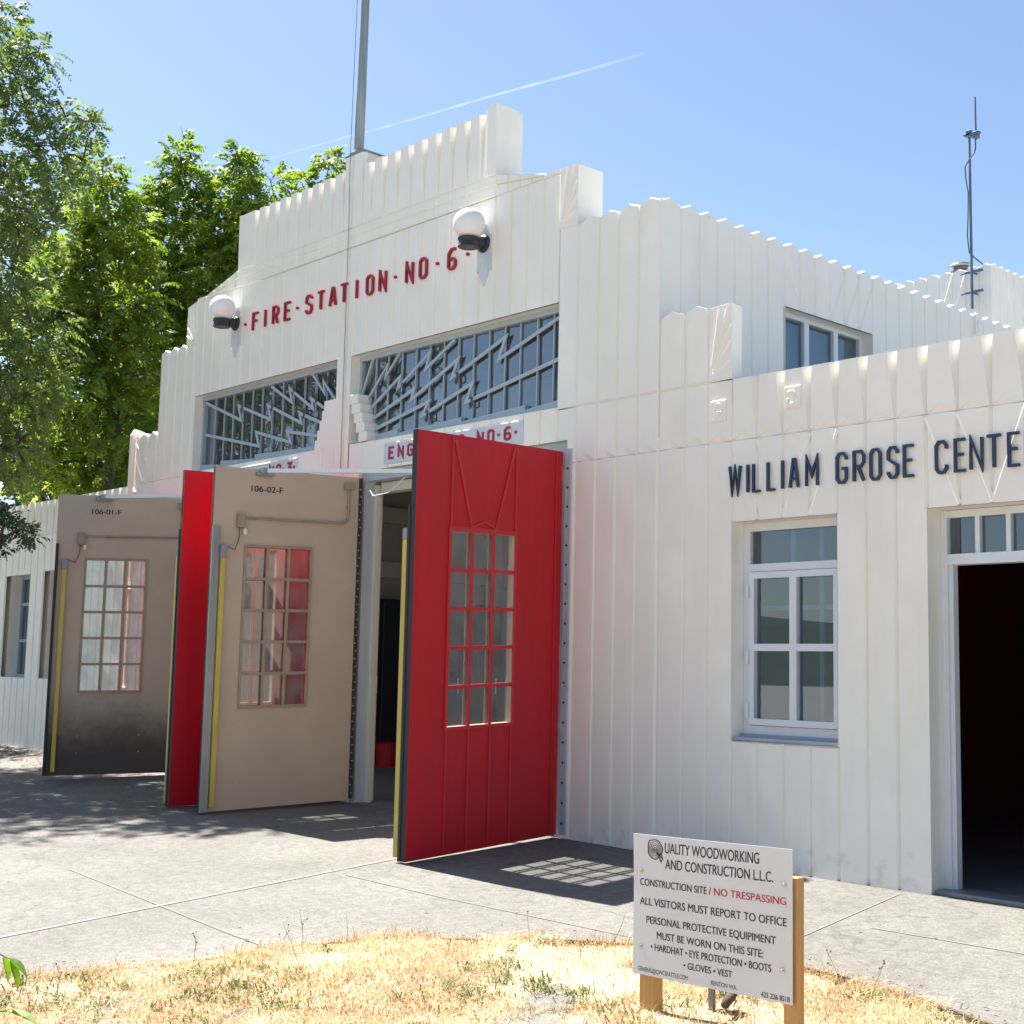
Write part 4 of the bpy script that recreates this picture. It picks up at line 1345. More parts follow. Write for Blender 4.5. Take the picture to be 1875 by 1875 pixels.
# bolted hinge strip that shows beside the open right-hand leaf
q = MB()
q.box(-9.40, -9.33, -0.022, 0.0, 0.05, 3.72)
o = q.build("hinge_plate", M['jamb'], ST)
q = MB()
for z in np.arange(0.16, 3.7, 0.187):
    q.tube([(-9.362, -0.022, z), (-9.362, -0.032, z)], 0.011, 8)
q.build("bolt", M['hinge'], o)


# ---- the four open bay doors
def bay_door(A, B, hb, ht, fb, ft_, outer, number=None, soot=False, arm_to=None):
    """A hinge foot, B free-edge foot (x, y); hb..ht heights of hinge edge, fb..ft_ of the free edge. n = 0 is the face turned to +x; the leaf is 0.06 thick.
    outer: +1 when that +x face is the red outside"""
    A = Vector(A); B = Vector(B)
    d = (B - A); L = d.length; d.normalize()
    nv = Vector((-d.y, d.x))
    if nv.x < 0: nv = -nv
    H = 3.65
    def fn(s, n, h):
        t = s / L
        z0 = hb + (fb - hb) * t; z1 = ht + (ft_ - ht) * t
        q = A + d * s + nv * n
        return (q.x, q.y, z0 + (z1 - z0) * h / H)
    T = -0.06
    S0, S1, H0, H1 = L * 0.347, L * 0.775, 1.085, 2.79
    fmat, bmat = (0, 1) if outer > 0 else (1, 0)
    mb = MB()
    xs = [0, S0, S1, L]; zs = [0, H0, H1, H]
    for i in range(3):
        for k in range(3):
            if i == 1 and k == 1: continue
            a, b, c, e = xs[i], xs[i + 1], zs[k], zs[k + 1]
            mb.face([fn(a, 0, c), fn(b, 0, c), fn(b, 0, e), fn(a, 0, e)], fmat)
            mb.face([fn(b, T, c), fn(a, T, c), fn(a, T, e), fn(b, T, e)], bmat)
    for (a, c, b, e, mi) in ((0, 0, L, 0, 2), (0, H, L, H, 2), (0, 0, 0, H, 2), (L, 0, L, H, 2), (S0, H0, S1, H0, bmat), (S0, H1, S1, H1, bmat), (S0, H0, S0, H1, bmat), (S1, H0, S1, H1, bmat)):
        mb.face([fn(a, 0, c), fn(b, 0, e), fn(b, T, e), fn(a, T, c)], mi)
    loc = (A.x, A.y, 0)
    do = mb.build("bay_door", [M['red'], M['beige_soot'] if soot else M['beige'], M['dark_edge']], ST)
    # muntins
    nin = -1 if outer > 0 else 1                        # sign of the inside
    g = MB()
    bw = 0.032
    for k in range(1, 3):
        s = S0 + (S1 - S0) * k / 3
        g.box(s - bw / 2, s + bw / 2, -0.012, 0.004, H0, H1, 0 if outer > 0 else 1, fn)
        g.box(s - bw / 2, s + bw / 2, T - 0.004, T + 0.012, H0, H1, 1 if outer > 0 else 0, fn)
    for k in range(1, 5):
        h = H0 + (H1 - H0) * k / 5
        for c in range(3):
            a = S0 + (S1 - S0) * c / 3 + (bw / 2 if c else 0); b = S0 + (S1 - S0) * (c + 1) / 3 - (bw / 2 if c < 2 else 0)
            g.box(a, b, -0.012, 0.006, h - bw / 2, h + bw / 2, 0 if outer > 0 else 1, fn)
            g.box(a, b, T - 0.006, T + 0.012, h - bw / 2, h + bw / 2, 1 if outer > 0 else 0, fn)
    # moulding round the opening
    for n0, n1, mi in ((0.0005, 0.014, 0 if outer > 0 else 1), (T - 0.014, T - 0.0005, 1 if outer > 0 else 0)):
        back_boxes(g, lambda x, n, z: fn(x, n, z), [S0 - .03, S1 + .03], [H0 - .03, H1 + .03], [(S0, S1, H0, H1)], n0, n1, mi)
    g.build("muntin", [M['red_trim'], M['beige_bar']], do)
    gl = MB()
    for c in range(3):
        for r_ in range(5):
            a = S0 + (S1 - S0) * c / 3; b = S0 + (S1 - S0) * (c + 1) / 3; h0 = H0 + (H1 - H0) * r_ / 5; h1 = H0 + (H1 - H0) * (r_ + 1) / 5
            t = random.uniform(-.004, .004)
            gl.face([fn(a + .002, -0.03 + t, h0 + .002), fn(b - .002, -0.03 - t, h0 + .002), fn(b - .002, -0.03, h1 - .002), fn(a + .002, -0.03, h1 - .002)])
    gl.build("pane", M['glass_dirty'], do)
    # battens on the red face
    rf0, rf1 = (0.0006, 0.010) if outer > 0 else (T - 0.010, T - 0.0006)
    bt = MB()
    def strip(p_, q_, wdt=0.022, k=0):
        P = Vector(p_); Q = Vector(q_); dd = (Q - P).normalized(); n_ = Vector((-dd.y, dd.x)) * wdt / 2
        c = [P + n_, P - n_, Q - n_, Q + n_]
        o1 = rf1 if outer > 0 else rf0; o0 = rf0 if outer > 0 else rf1
        o1 += 0.0008 * k * (1 if outer > 0 else -1)
        bt.face([fn(v.x, o1, v.y) for v in c])
        for i in range(4):
            a, b = c[i], c[(i + 1) % 4]
            bt.face([fn(a.x, o1, a.y), fn(b.x, o1, b.y), fn(b.x, o0, b.y), fn(a.x, o0, a.y)])
    for k in range(4):
        s = S0 + (S1 - S0) * k / 3
        strip((s, 0.02), (s, H0 - 0.031))
    strip((S0 - 0.005, H1 + .031), (S0 - 0.005, 3.63), k=1); strip((S1 + .005, H1 + .031), (S1 + .005, 3.63), k=1)
    c1, c2 = S0 + (S1 - S0) / 3 - .02, S0 + (S1 - S0) * 2 / 3 + .02
    strip((c1, H1 + .045), (S0 + .02, 3.62), k=2, wdt=0.03); strip((c2, H1 + .045), (S1 - .02, 3.62), k=2, wdt=0.03)
    strip((c1 - .02, H1 + .04), ((c1 + c2) / 2, H1 + .105), k=3, wdt=0.018); strip((c2 + .02, H1 + .04), ((c1 + c2) / 2, H1 + .105), k=4, wdt=0.018)
    strip((S0 - .03, H1 + .036), (S1 + .03, H1 + .036), k=5, wdt=0.014)
    strip((0.10, 0.02), (0.10, 3.63), k=1, wdt=0.014)
    bt.build("batten", M['red_trim'], do)
    # inside gear: yellow safety edge on a grey channel, conduit and boxes, hinge with rivets, hold-open arm
    def N(v):                                          # v metres out from the inside face
        return (T - v) if outer > 0 else v
    def bx(mb_, s0, s1, v0, v1, h0, h1, mi=0):
        a, b = N(v0), N(v1)
        mb_.box(s0, s1, min(a, b), max(a, b), h0, h1, mi, fn)
    e = MB()
    bx(e, L - (0.03 if (soot or outer > 0) else 0.075), L + 0.008, 0.0006, 0.03, 0.0, 3.0)
    e.build("edge_channel", M['dark_edge'] if (soot or outer > 0) else M['grey_metal'], do)
    e = MB()
    if outer > 0:
        bx(e, L - 0.055, L + 0.006, 0.031, 0.085, 0.03, 2.70)
    else:
        bx(e, L - 0.135, L - 0.085, 0.002, 0.055, 0.05, 2.66)
    e.build("safety_edge", M['yellow'], do)
    e = MB()
    if outer > 0:
        bx(e, L - 0.06, L + 0.004, 0.031, 0.09, 2.705, 2.80)
    else:
        bx(e, L - 0.145, L - 0.075, 0.002, 0.07, 2.66, 2.80)
    e.build("edge_bracket", M['grey_metal'], do)
    e = MB()
    def tb(pts, r):
        e.tube([fn(s, N(v), h) for s, v, h in pts], r, 8, 0)
    sB = L - 0.30; hB = 3.07; s2 = 0.16
    bx(e, sB - 0.04, sB + 0.04, 0.001, 0.06, hB - 0.075, hB + 0.075)
    pts = [(sB - 0.04, 0.022, hB + 0.03), (s2 + 0.08, 0.022, hB + 0.04), (s2 + 0.03, 0.022, hB + 0.055), (s2 + 0.005, 0.022, hB + 0.09), (s2, 0.022, hB + 0.15), (s2, 0.022, 3.50)]
    tb(pts, 0.0125)
    bx(e, s2 - 0.06, s2 + 0.06, 0.001, 0.06, 3.50, 3.58)
    for q in ((sB - 0.35, hB + 0.033), (s2, 3.3)):
        bx(e, q[0] - .02, q[0] + .02, 0.001, 0.012, q[1] - .02, q[1] + .02)
    e.build("conduit", M['beige_bar'], do)
    e = MB()
    tb([(sB + 0.01, 0.03, hB - 0.075), (sB + 0.015, 0.04, hB - 0.2), (sB + 0.06, 0.05, hB - 0.32), (L - 0.11, 0.05, 2.80)], 0.006)
    e.build("cable", M['wire'], do)
    e = MB()
    e.lathe(fn(sB - 0.05, N(0.05), hB - 0.12), [(0, .035), (.018, .03), (.026, 0), (.018, -.03), (0, -.035)], 10)
    e.build("cable_tag", M['frame_white'], do)
    hg = MB()
    bx(hg, -0.012, 0.028, 0.0006, 0.018, 0.02, 3.64)
    hg.build("hinge", M['hinge'], do)
    hg = MB()
    rr = random.Random(3)
    for i, h in enumerate(np.arange(0.08, 3.6, 0.088)):
        for s in ((0.075, 0.008) if i % 2 == 0 else (0.02,)):
            r0 = 0.0085
            p_ = fn(s, N(0.018 if s < .03 else 0.0), h); q_ = fn(s, N(0.03 if s < .03 else 0.009), h)
            hg.tube([p_, q_], r0, 6)
    for h in (0.28, 0.5, 0.72, 0.9):
        for s in (S0 - .03, S1 + 0.0):
            hg.tube([fn(s, N(0), h), fn(s, N(.004), h)], 0.007, 6)
    hg.build("rivet", M['rivet'], do)
    if number:
        cu = bpy.data.curves.new("number", 'FONT'); cu.body = number; cu.size = 0.1
        to = bpy.data.objects.new("number", cu)
        COL.objects.link(to)
        dg = bpy.context.evaluated_depsgraph_get()
        me0 = bpy.data.meshes.new_from_object(to.evaluated_get(dg))
        bpy.data.objects.remove(to)
        vs = np.array([v.co[:] for v in me0.vertices]); mn, mx = vs.min(0), vs.max(0)
        me = MB()
        sL, sR = L - 0.415, L - 0.785
        X = lambda v: fn(sL + (sR - sL) * (v[0] - mn[0]) / (mx[0] - mn[0]), N(0.003), 3.40 + 0.066 * (v[1] - mn[1]) / (mx[1] - mn[1]))
        fs = [tuple(p_.vertices) for p_ in me0.polygons]
        for off in (0.0, 0.0045):                   # doubled strokes for the heavy stencil weight
            b_ = len(me.v)
            me.v += [X((v[0] + off * 4 * (mx[0] - mn[0]) / 1.6, v[1])) for v in vs] if off == 0 else [fn(*(lambda s_: (s_[0], s_[1], s_[2]))((sL + (sR - sL) * (v[0] - mn[0]) / (mx[0] - mn[0]) - off, N(0.0036), 3.40 + 0.066 * (v[1] - mn[1]) / (mx[1] - mn[1])))) for v in vs]
            me.f += [tuple(b_ + i_ for i_ in f_) for f_ in fs]
        me.m = [0] * len(me.f)
        me.build("door_number", M['sign_ink'], do)
    if arm_to:
        s = L - 0.56
        a_ = MB()
        bx(a_, s - 0.10, s + 0.10, 0.001, 0.05, 3.575, 3.615)
        bx(a_, s - 0.03, s + 0.05, 0.001, 0.09, 3.60, 3.66)
        P0 = fn(s, N(0.06), 3.63)
        a_.build("arm_bracket", M['grey_metal'], do)
        r_ = MB()
        V0 = Vector(P0); V1 = Vector(arm_to); dv = V1 - V0
        side_ = Vector((-dv.y, dv.x, 0)).normalized() * 0.022
        up = Vector((0, 0, 0.045))
        c = [V0 - side_ - up / 2, V0 + side_ - up / 2, V0 + side_ + up / 2, V0 - side_ + up / 2]
        e2 = [q + dv for q in c]
        for i in range(4):
            j = (i + 1) % 4
            r_.face([c[i], c[j], e2[j], e2[i]])
        r_.face(c[::-1]); r_.face(e2)
        r_.build("hold_arm", M['frame_white'], do)
    return do


d_r6 = bay_door((-9.423, -0.03), (-9.249, -1.97), 0.052, 3.694, -0.042, 3.632, +1)
d_l6 = bay_door((-12.703, -0.03), (-12.999, -1.75), 0.108, 3.729, 0.027, 3.698, -1, number="106-02-F", arm_to=(-11.1, -0.05, 3.655))
d_r3 = bay_door((-13.36, -0.03), (-13.655, -1.75), 0.10, 3.75, 0.03, 3.712, +1)
d_l3 = bay_door((-16.46, -0.03), (-17.07, -1.65), 0.16, 3.78, 0.12, 3.724, -1, number="106-01-F", soot=True, arm_to=(-15.2, -0.05, 3.73))

# loose cable between the inner frame and the open leaf
q = MB()
q.tube([(-12.62, 0.02, 3.60), (-12.45, -0.04, 3.50), (-12.2, -0.02, 3.52), (-12.0, 0.06, 3.69)], 0.006, 6)
q.build("slack_cable", M['frame_white'], ST)

# ---- hose tower
t = MB()
TX = [-11.87 - 0.262 * k for k in range(9)]
for a, b in zip(TX[:-1], TX[1:]):
    cell(t, tower_front, b, a, 5.3, 8.955, gable=0.05, skirt=0.3)
TS = [13.0 + 0.262 * k for k in range(14)]
for a, b in zip(TS[:-1], TS[1:]):
    cell(t, tower_side, a, b, 5.3, 8.955, gable=0.05, skirt=0.3)
t.box(TX[-1], -11.99, 13.12, TS[-1], 5.3, 8.95)
for a, b in ((2, 3), (3, 4), (6, 5), (7, 6)):
    rib(t, tower_front, (TX[a], 8.9), (TX[b], 8.1), w=0.03, h=0.012)
for a, b in ((2, 3), (3, 4), (6, 5), (7, 6)):
    rib(t, tower_side, (TS[a], 8.9), (TS[b], 8.0), w=0.03, h=0.012)
t.build("hose_tower", M['white'], ST)
# stub of pipe on the flank
q = MB()
q.tube([(-8.0, 4.6, 3.9), (-8.06, 4.55, 4.62), (-8.10, 4.50, 4.72)], 0.05, 10)
q.build("pipe_stub", M['white'], ST)

# ------------------------------------------------------------------ things fixed to the building
def wall_lamp(x, z, label):
    root = empty("wall_lamp", (x, 0.0, z))
    tag(root, label, "wall lamp", "globe lamps on the station front")
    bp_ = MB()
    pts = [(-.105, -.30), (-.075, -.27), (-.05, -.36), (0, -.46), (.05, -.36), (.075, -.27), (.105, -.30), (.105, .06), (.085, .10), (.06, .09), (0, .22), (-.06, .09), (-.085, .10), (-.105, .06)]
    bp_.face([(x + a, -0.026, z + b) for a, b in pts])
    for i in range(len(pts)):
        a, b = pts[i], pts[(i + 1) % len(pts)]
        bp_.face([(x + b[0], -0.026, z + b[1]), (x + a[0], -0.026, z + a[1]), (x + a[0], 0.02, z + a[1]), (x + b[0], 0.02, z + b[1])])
    bp_.build("back_plate", M['plaque'], root)  # pale blue-grey colour stands in for shade under the lamp arm
    a = MB()
    a.tube([(x, -0.027, z), (x, -0.055, z)], [0.10, 0.085], 20)
    a.tube([(x, -0.05, z), (x, -0.08, z), (x, -0.12, z - .01), (x, -0.14, z - .015)], [0.075, 0.06, 0.05, 0.05], 14)
    a.build("arm", M['black'], root, smooth=True)
    gy = -0.235
    c = MB()
    c.lathe((x, gy, z - .075), [(0, -0.015), (.105, -0.015), (.115, -0.008), (.108, .015), (.106, .05), (.117, .07), (.117, .085), (.095, .09), (0, .09)], 28)
    c.build("fitter", M['black'], root, smooth=False)
    g_ = MB()
    R = 0.170; zc = z + .165
    g_.lathe((x, gy, zc), [(R * math.sin(a_), -R * math.cos(a_)) for a_ in np.linspace(0.35, math.pi, 26)], 40)
    g_.build("globe", M['opal'], root, smooth=True)


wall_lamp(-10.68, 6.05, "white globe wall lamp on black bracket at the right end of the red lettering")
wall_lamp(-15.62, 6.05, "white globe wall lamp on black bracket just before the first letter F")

fp = empty("flagpole", (-13.21, 0.13, 7.72))
tag(fp, "tall weathered grey flagpole standing on the centre of the parapet", "flagpole")
q = MB()
q.tube([(-13.21, 0.13, 7.72), (-13.20, 0.13, 8.6), (-13.19, 0.13, 9.6), (-13.17, 0.13, 14.5)], [0.062, 0.058, 0.052, 0.034], 16)
q.lathe((-13.17, 0.13, 14.55), [(0, -.09), (.06, -.06), (.085, 0), (.06, .06), (0, .085)], 14)
q.build("pole", M['pole'], fp, smooth=True)
q = MB()
q.lathe((-13.21, 0.13, 7.725), [(0.0, 0.0), (.12, 0.0), (.12, .02), (.085, .03), (.075, .07), (0.0, .07)], 16)
q.build("base", M['pole'], fp)
q = MB()
q.tube([(-13.20, 0.06, 14.2), (-13.16, -0.03, 7.72), (-13.14, -0.028, 6.8), (-13.135, -0.022, 3.85)], 0.004, 6)
q.build("halyard", M['halyard'], fp)

an = empty("antenna_mast", (-12.16, 12.86, 8.1))
tag(an, "thin radio antenna mast clamped to the white tower behind the wing", "antenna")
q = MB()
q.tube([(-12.165, 12.82, 8.17), (-12.165, 12.82, 11.42)], [0.026, 0.022], 8)
q.build("mast", M['antenna'], an)
q = MB()
q.tube([(-12.03, 12.80, 11.25), (-12.03, 12.80, 12.05)], [0.02, 0.016], 8)
q.build("whip", M['antenna'], an)
q = MB()
q.bevbox(-12.26, -11.96, 12.76, 12.86, 11.36, 11.40, 0.006)
q.bevbox(-12.21, -12.11, 12.76, 12.88, 11.33, 11.46, 0.01)
q.bevbox(-12.08, -11.98, 12.75, 12.86, 11.27, 11.40, 0.01)
for z in (8.47, 8.84):
    q.bevbox(-12.30, -11.95, 12.80, 12.84, z - .02, z + .02, 0.004)
    q.tube([(-12.165, 12.84, z), (-12.165, 13.05, z)], 0.02, 6)
    q.tube([(-12.30, 12.83, z), (-12.36, 12.78, z - .03)], 0.012, 5)
q.build("clamp", M['antenna'], an)
q = MB()
q.tube([(-12.03, 12.79, 11.27), (-12.03, 12.78, 11.06), (-12.06, 12.78, 11.0), (-12.16, 12.78, 10.9), (-12.24, 12.79, 10.8), (-12.24, 12.8, 10.6), (-12.19, 12.79, 10.3), (-12.2, 12.79, 9.9), (-12.22, 12.79, 9.5), (-12.19, 12.79, 9.2), (-12.12, 12.85, 9.1), (-12.05, 13.0, 9.0)], 0.013, 6)
q.build("coax_cable", M['wire'], an)

vt = empty("roof_vent", (-12.98, 13.9, 8.95))
tag(vt, "round dark metal vent cap on the tower roof beside the antenna", "vent")
q = MB()
q.lathe((-12.98, 13.9, 8.95), [(0.0, 0.0), (.16, 0.0), (.16, .24), (.19, .25), (.19, .29), (.15, .31)], 20)
q.build("pipe", M['vent'], vt, smooth=False)
q = MB()
q.lathe((-12.98, 13.9, 8.95), [(.13, .30), (.13, .36), (.21, .37), (.225, .39), (.17, .44), (.0, .46)], 20)
q.build("cap", M['vent'], vt, smooth=False)

dp = MB()
dp.tube([(-18.33, 0.14, 4.88), (-18.28, -0.02, 4.90), (-18.26, -0.06, 4.84), (-18.26, -0.06, 0.35), (-18.26, -0.14, 0.22)], 0.042, 12)
for z in (1.2, 2.6, 4.0):
    dp.box(-18.325, -18.195, -0.075, 0.0, z - .02, z + .02)
tag(dp.build("downpipe", M['white'], smooth=False, loc=(-18.26, -0.06, 0.15)), "white downpipe running down the stepped wall behind the far beige door", "downpipe")

# things inside the open rooms
cb = empty("storage_cabinet", (-17.15, 4.3, 0.12))
tag(cb, "tall dark blue cabinet against the side wall inside the open engine bay", "cabinet")
q = MB(); q.bevbox(-17.38, -16.92, 2.7, 6.0, 0.16, 2.64, 0.02); q.build("body", M['interior_dark'], cb)
for k in range(4):
    q = MB(); yy = 2.74 + k * 0.81
    q.bevbox(-16.918, -16.89, yy, yy + 0.77, 0.26, 2.58, 0.006); dr = q.build("door", M['interior_dark'], cb)
    q = MB(); q.tube([(-16.875, yy + 0.70, 1.2), (-16.875, yy + 0.70, 1.45)], 0.012, 6); q.build("handle", M['screw'], dr)
bk = MB()
bk.lathe((-16.55, 3.42, 0.125), [(0, 0), (.15, 0), (.19, .34), (.205, .35), (.19, .355), (.175, .34), (.14, .02), (0, .02)], 20)
tag(bk.build("bucket", M['red_trim'], smooth=False, loc=(-16.55, 3.42, 0.125)), "red bucket on the floor just inside the open engine bay", "bucket")
tb_ = empty("round_table", (-5.6, 4.2, 0.0))
tag(tb_, "round dark table standing in the dark room behind the open wing doorway", "table")
q = MB(); q.lathe((-5.6, 4.2, 0.72), [(0, 0), (.78, 0), (.80, .01), (.80, .03), (.78, .04), (0, .04)], 40); q.build("table_top", M['table'], tb_)
q = MB(); q.lathe((-5.6, 4.2, 0.0), [(.30, 0), (.28, .03), (.05, .06), (.045, .66), (.2, .72)], 16); q.build("pedestal", M['black'], tb_)


# ------------------------------------------------------------------ construction sign on the lawn
sg = empty("construction_sign", (-4.46, -3.83, -0.11))
tag(sg, "white construction site notice board screwed to two wooden posts in the dry grass", "sign")
BA = Vector((-4.955, -3.862)); BB = Vector((-3.966, -3.857))


def board(u, v, d=0.0):                       # u across, v down (0..1), d towards the reader
    q = BA.lerp(BB, u)
    zt = 0.734 + 0.021 * u; zb = 0.030 + 0.017 * u
    bend = 0.012 * max(0, 0.25 - u) * max(0, 0.35 - v) * 8 + 0.004 * math.sin(u * 5)
    return (q.x, q.y - d - bend, zt + (zb - zt) * v)


q = MB()
NU, NV = 16, 10
for i in range(NU):
    for j in range(NV):
        a, b, c, e = i / NU, (i + 1) / NU, j / NV, (j + 1) / NV
        q.face([board(a, e), board(b, e), board(b, c), board(a, c)])
        q.face([board(a, c, -.006), board(b, c, -.006), board(b, e, -.006), board(a, e, -.006)])
for i in range(NU):
    a, b = i / NU, (i + 1) / NU
    q.face([board(a, 0), board(b, 0), board(b, 0, -.006), board(a, 0, -.006)])
    q.face([board(b, 1), board(a, 1), board(a, 1, -.006), board(b, 1, -.006)])
for j in range(NV):
    c, e = j / NV, (j + 1) / NV
    q.face([board(0, e), board(0, c), board(0, c, -.006), board(0, e, -.006)])
    q.face([board(1, c), board(1, e), board(1, e, -.006), board(1, c, -.006)])
bo = q.build("board", M['sign'], sg)
for (x0, x1, zt) in ((-4.935, -4.815, 0.60), (-4.03, -3.945, 0.625)):
    q = MB()
    gx = ground_z(-4.4, -3.8)
    q.bevbox(x0, x1, -3.835, -3.785, gx - 0.2, zt, 0.004)
    q.build("post", M['wood'], sg)
q = MB()
for u, v in ((0.055, .262), (0.955, .235), (0.055, .80), (0.945, .79)):
    p0 = board(u, v, 0.0005); p1 = board(u, v, 0.009)
    q.tube([p0, p1], [0.009, 0.006], 10)
    q.tube([board(u, v, 0.0004), board(u, v, 0.003)], 0.014, 12)
q.build("screw", M['screw'], bo)

_font_cache = {}


def text_mesh(s):
    if s not in _font_cache:
        cu = bpy.data.curves.new("line", 'FONT'); cu.body = s; cu.size = 1.0
        cu.resolution_u = 6
        to = bpy.data.objects.new("line", cu); COL.objects.link(to)
        dg = bpy.context.evaluated_depsgraph_get()
        me = bpy.data.meshes.new_from_object(to.evaluated_get(dg))
        bpy.data.objects.remove(to)
        _font_cache[s] = ([v.co[:] for v in me.vertices], [tuple(p.vertices) for p in me.polygons])
    return _font_cache[s]


def cap_bounds():
    v, _ = text_mesh("H")
    a = np.array(v); return a[:, 1].min(), a[:, 1].max()


CAP0, CAP1 = cap_bounds()


def board_text(mb, s, u0, u1, v_base, v_cap, mi=0, bold=0.0):
    v, f = text_mesh(s)
    a = np.array(v); x0, x1 = a[:, 0].min(), a[:, 0].max()
    for k in range(2 if bold else 1):
        off = bold * k
        b = len(mb.v)
        for p in v:
            u = u0 + (u1 - u0) * (p[0] - x0) / (x1 - x0) + off
            t = (p[1] - CAP0) / (CAP1 - CAP0)
            mb.v.append(board(u, v_base + (v_cap - v_base) * t, 0.0012 + 0.0004 * k))
        for q_ in f:
            mb.f.append(tuple(b + i for i in q_)); mb.m.append(mi)


q = MB()
board_text(q, "UALITY WOODWORKING", .215, .808, .118, .045, bold=.0015)
board_text(q, "AND CONSTRUCTION L.L.C.", .218, .89, .228, .160, bold=.0015)
board_text(q, "CONSTRUCTION SITE /", .045, .515, .366, .317, bold=.0017)
board_text(q, "NO TRESPASSING", .535, .965, .366, .317, mi=1, bold=.0017)
board_text(q, "ALL VISITORS MUST REPORT TO OFFICE", .045, .968, .503, .450, bold=.0017)
board_text(q, "PERSONAL PROTECTIVE EQUIPIMENT", .092, .905, .630, .580, bold=.0017)
board_text(q, "MUST BE WORN ON THIS SITE:", .165, .832, .730, .680, bold=.0017)
board_text(q, "\u2022 HARDHAT \u2022 EYE PROTECTION \u2022 BOOTS", .125, .878, .815, .767, bold=.0017)
board_text(q, "\u2022 GLOVES \u2022 VEST", .345, .648, .900, .855, bold=.0017)
board_text(q, "GENERAL@QWCSEATTLE.COM", .035, .372, .975, .945)
board_text(q, "RENTON WA.", .520, .678, .975, .945)
board_text(q, "425 226 8518", .820, .985, .985, .952, bold=.001)
# tree-ring letter Q
cx, cy = .148, .098
for k, rr in enumerate((.062, .050, .038, .027, .016, .007)):
    n = 40
    pts = []
    for i in range(n):
        t = 2 * math.pi * i / n
        w_ = rr * (1 + .05 * math.sin(3 * t + 1 + k * .1) + .035 * math.sin(5 * t + 2) + .02 * math.sin(9 * t))
        pts.append((cx + 0.002 * k * 0.3 + w_ * .78 * math.cos(t), cy + 0.003 * k * .5 - w_ * 1.12 * math.sin(t)))
    q.ribbon(pts, .0065 if k == 0 else .0032, 0.0012 + .0002 * k, 0.0004, lambda u, y, v: board(u, v, y), closed=True)
q.ribbon([(cx + .012, cy + .022), (cx + .030, cy + .052), (cx + .042, cy + .088), (cx + .052, cy + .062), (cx + .046, cy + .036), (cx + .012, cy + .022)], .0045, .0028, 0.0004, lambda u, y, v: board(u, v, y))
q.ribbon([(cx + .024, cy + .034), (cx + .047, cy + .058)], .003, .0032, 0.0004, lambda u, y, v: board(u, v, y))
q.build("lettering", [M['sign_ink'], M['sign_red']], bo)

# small grey box on a stake behind the board
jb = empty("junction_box", (-4.62, -3.6, -0.11))
tag(jb, "small grey electrical box on a short stake behind the bottom of the sign board", "electrical box")
q = MB(); q.bevbox(-4.70, -4.56, -3.65, -3.57, -0.012, 0.12, 0.008); q.build("body", M['box_grey'], jb)
q = MB(); q.bevbox(-4.655, -4.62, -3.625, -3.60, -0.25, -0.012, 0.004); q.build("stake", M['box_grey'], jb)
q = MB(); q.tube([(-4.46, -3.73, -0.06), (-4.50, -3.62, -0.03), (-4.56, -3.55, -0.07)], [.022, .026, .02], 8)
tag(q.build("root_stub", M['bark'], smooth=True, loc=(-4.5, -3.62, -0.06)), "short dark brown stick lying in bare soil beneath the sign board", "stick")


# ------------------------------------------------------------------ plants
def mesh_np(name, verts, nper, tints, m, parent=None, loc=None):
    """verts (N, nper, 3): N separate flat leaves of nper corners"""
    n = len(verts)
    v = verts.reshape(-1, 3).astype(np.float32)
    if loc is not None:
        v = v - np.array(loc, dtype=np.float32)
    me = bpy.data.meshes.new(name)
    me.vertices.add(n * nper); me.loops.add(n * nper); me.polygons.add(n)
    me.vertices.foreach_set("co", v.ravel())
    me.loops.foreach_set("vertex_index", np.arange(n * nper, dtype=np.int32))
    me.polygons.foreach_set("loop_start", np.arange(0, n * nper, nper, dtype=np.int32))
    me.polygons.foreach_set("loop_total", np.full(n, nper, dtype=np.int32))
    at = me.attributes.new("tint", 'FLOAT', 'FACE')
    at.data.foreach_set("value", tints.astype(np.float32))
    me.materials.append(m)
    me.update(calc_edges=True)
    o = bpy.data.objects.new(name, me)
    COL.objects.link(o)
    if parent is not None:
        o.parent = parent
        if loc is None:
            o.location = -world_loc(parent)
    elif loc is not None:
        o.location = loc
    return o


def unit(a):
    return a / np.maximum(np.linalg.norm(a, axis=-1, keepdims=True), 1e-9)


def rand_dirs(n):
    return unit(RNG.normal(size=(n, 3)))


def frond_leaves(base, d, L, pairs, leaf, wid, droop, terminal=True):
    """pinnate fronds -> (N*2*pairs, 4, 3) leaflets"""
    n = len(base)
    out = []
    up = np.array([0, 0, 1.0])
    roll = RNG.normal(scale=0.5, size=(n, 1))
    side0 = unit(np.cross(d, up) + 1e-4)
    nrm0 = np.cross(side0, d)
    side = unit(side0 * np.cos(roll) + nrm0 * np.sin(roll))
    for k in range(pairs + (1 if terminal else 0)):
        t = 0.18 + 0.82 * k / max(1, pairs)
        pos = base + d * (L[:, None] * t); pos[:, 2] -= droop * L * t * t
        tan = d * 1.0; tan = tan.copy(); tan[:, 2] -= 2 * droop * t; tan = unit(tan)
        s_list = (1, -1) if k < pairs else (0,)
        for s in s_list:
            ll = leaf * (1.0 - 0.45 * abs(t - 0.5)) * RNG.uniform(0.75, 1.15, (n, 1))
            ld = unit(side * s * 0.9 + tan * (0.45 if s else 1.0) + np.array([0, 0, -0.32]) + RNG.normal(scale=.16, size=(n, 3)))
            wv = unit(np.cross(ld, np.cross(side, tan) + RNG.normal(scale=.25, size=(n, 3)))) * wid * (ll / leaf)
            q = np.stack([pos, pos + ld * ll * .42 + wv, pos + ld * ll, pos + ld * ll * .42 - wv], axis=1)
            out.append(q)
    A = np.stack(out, axis=1)            # (n, leaflets, 4, 3)
    return A


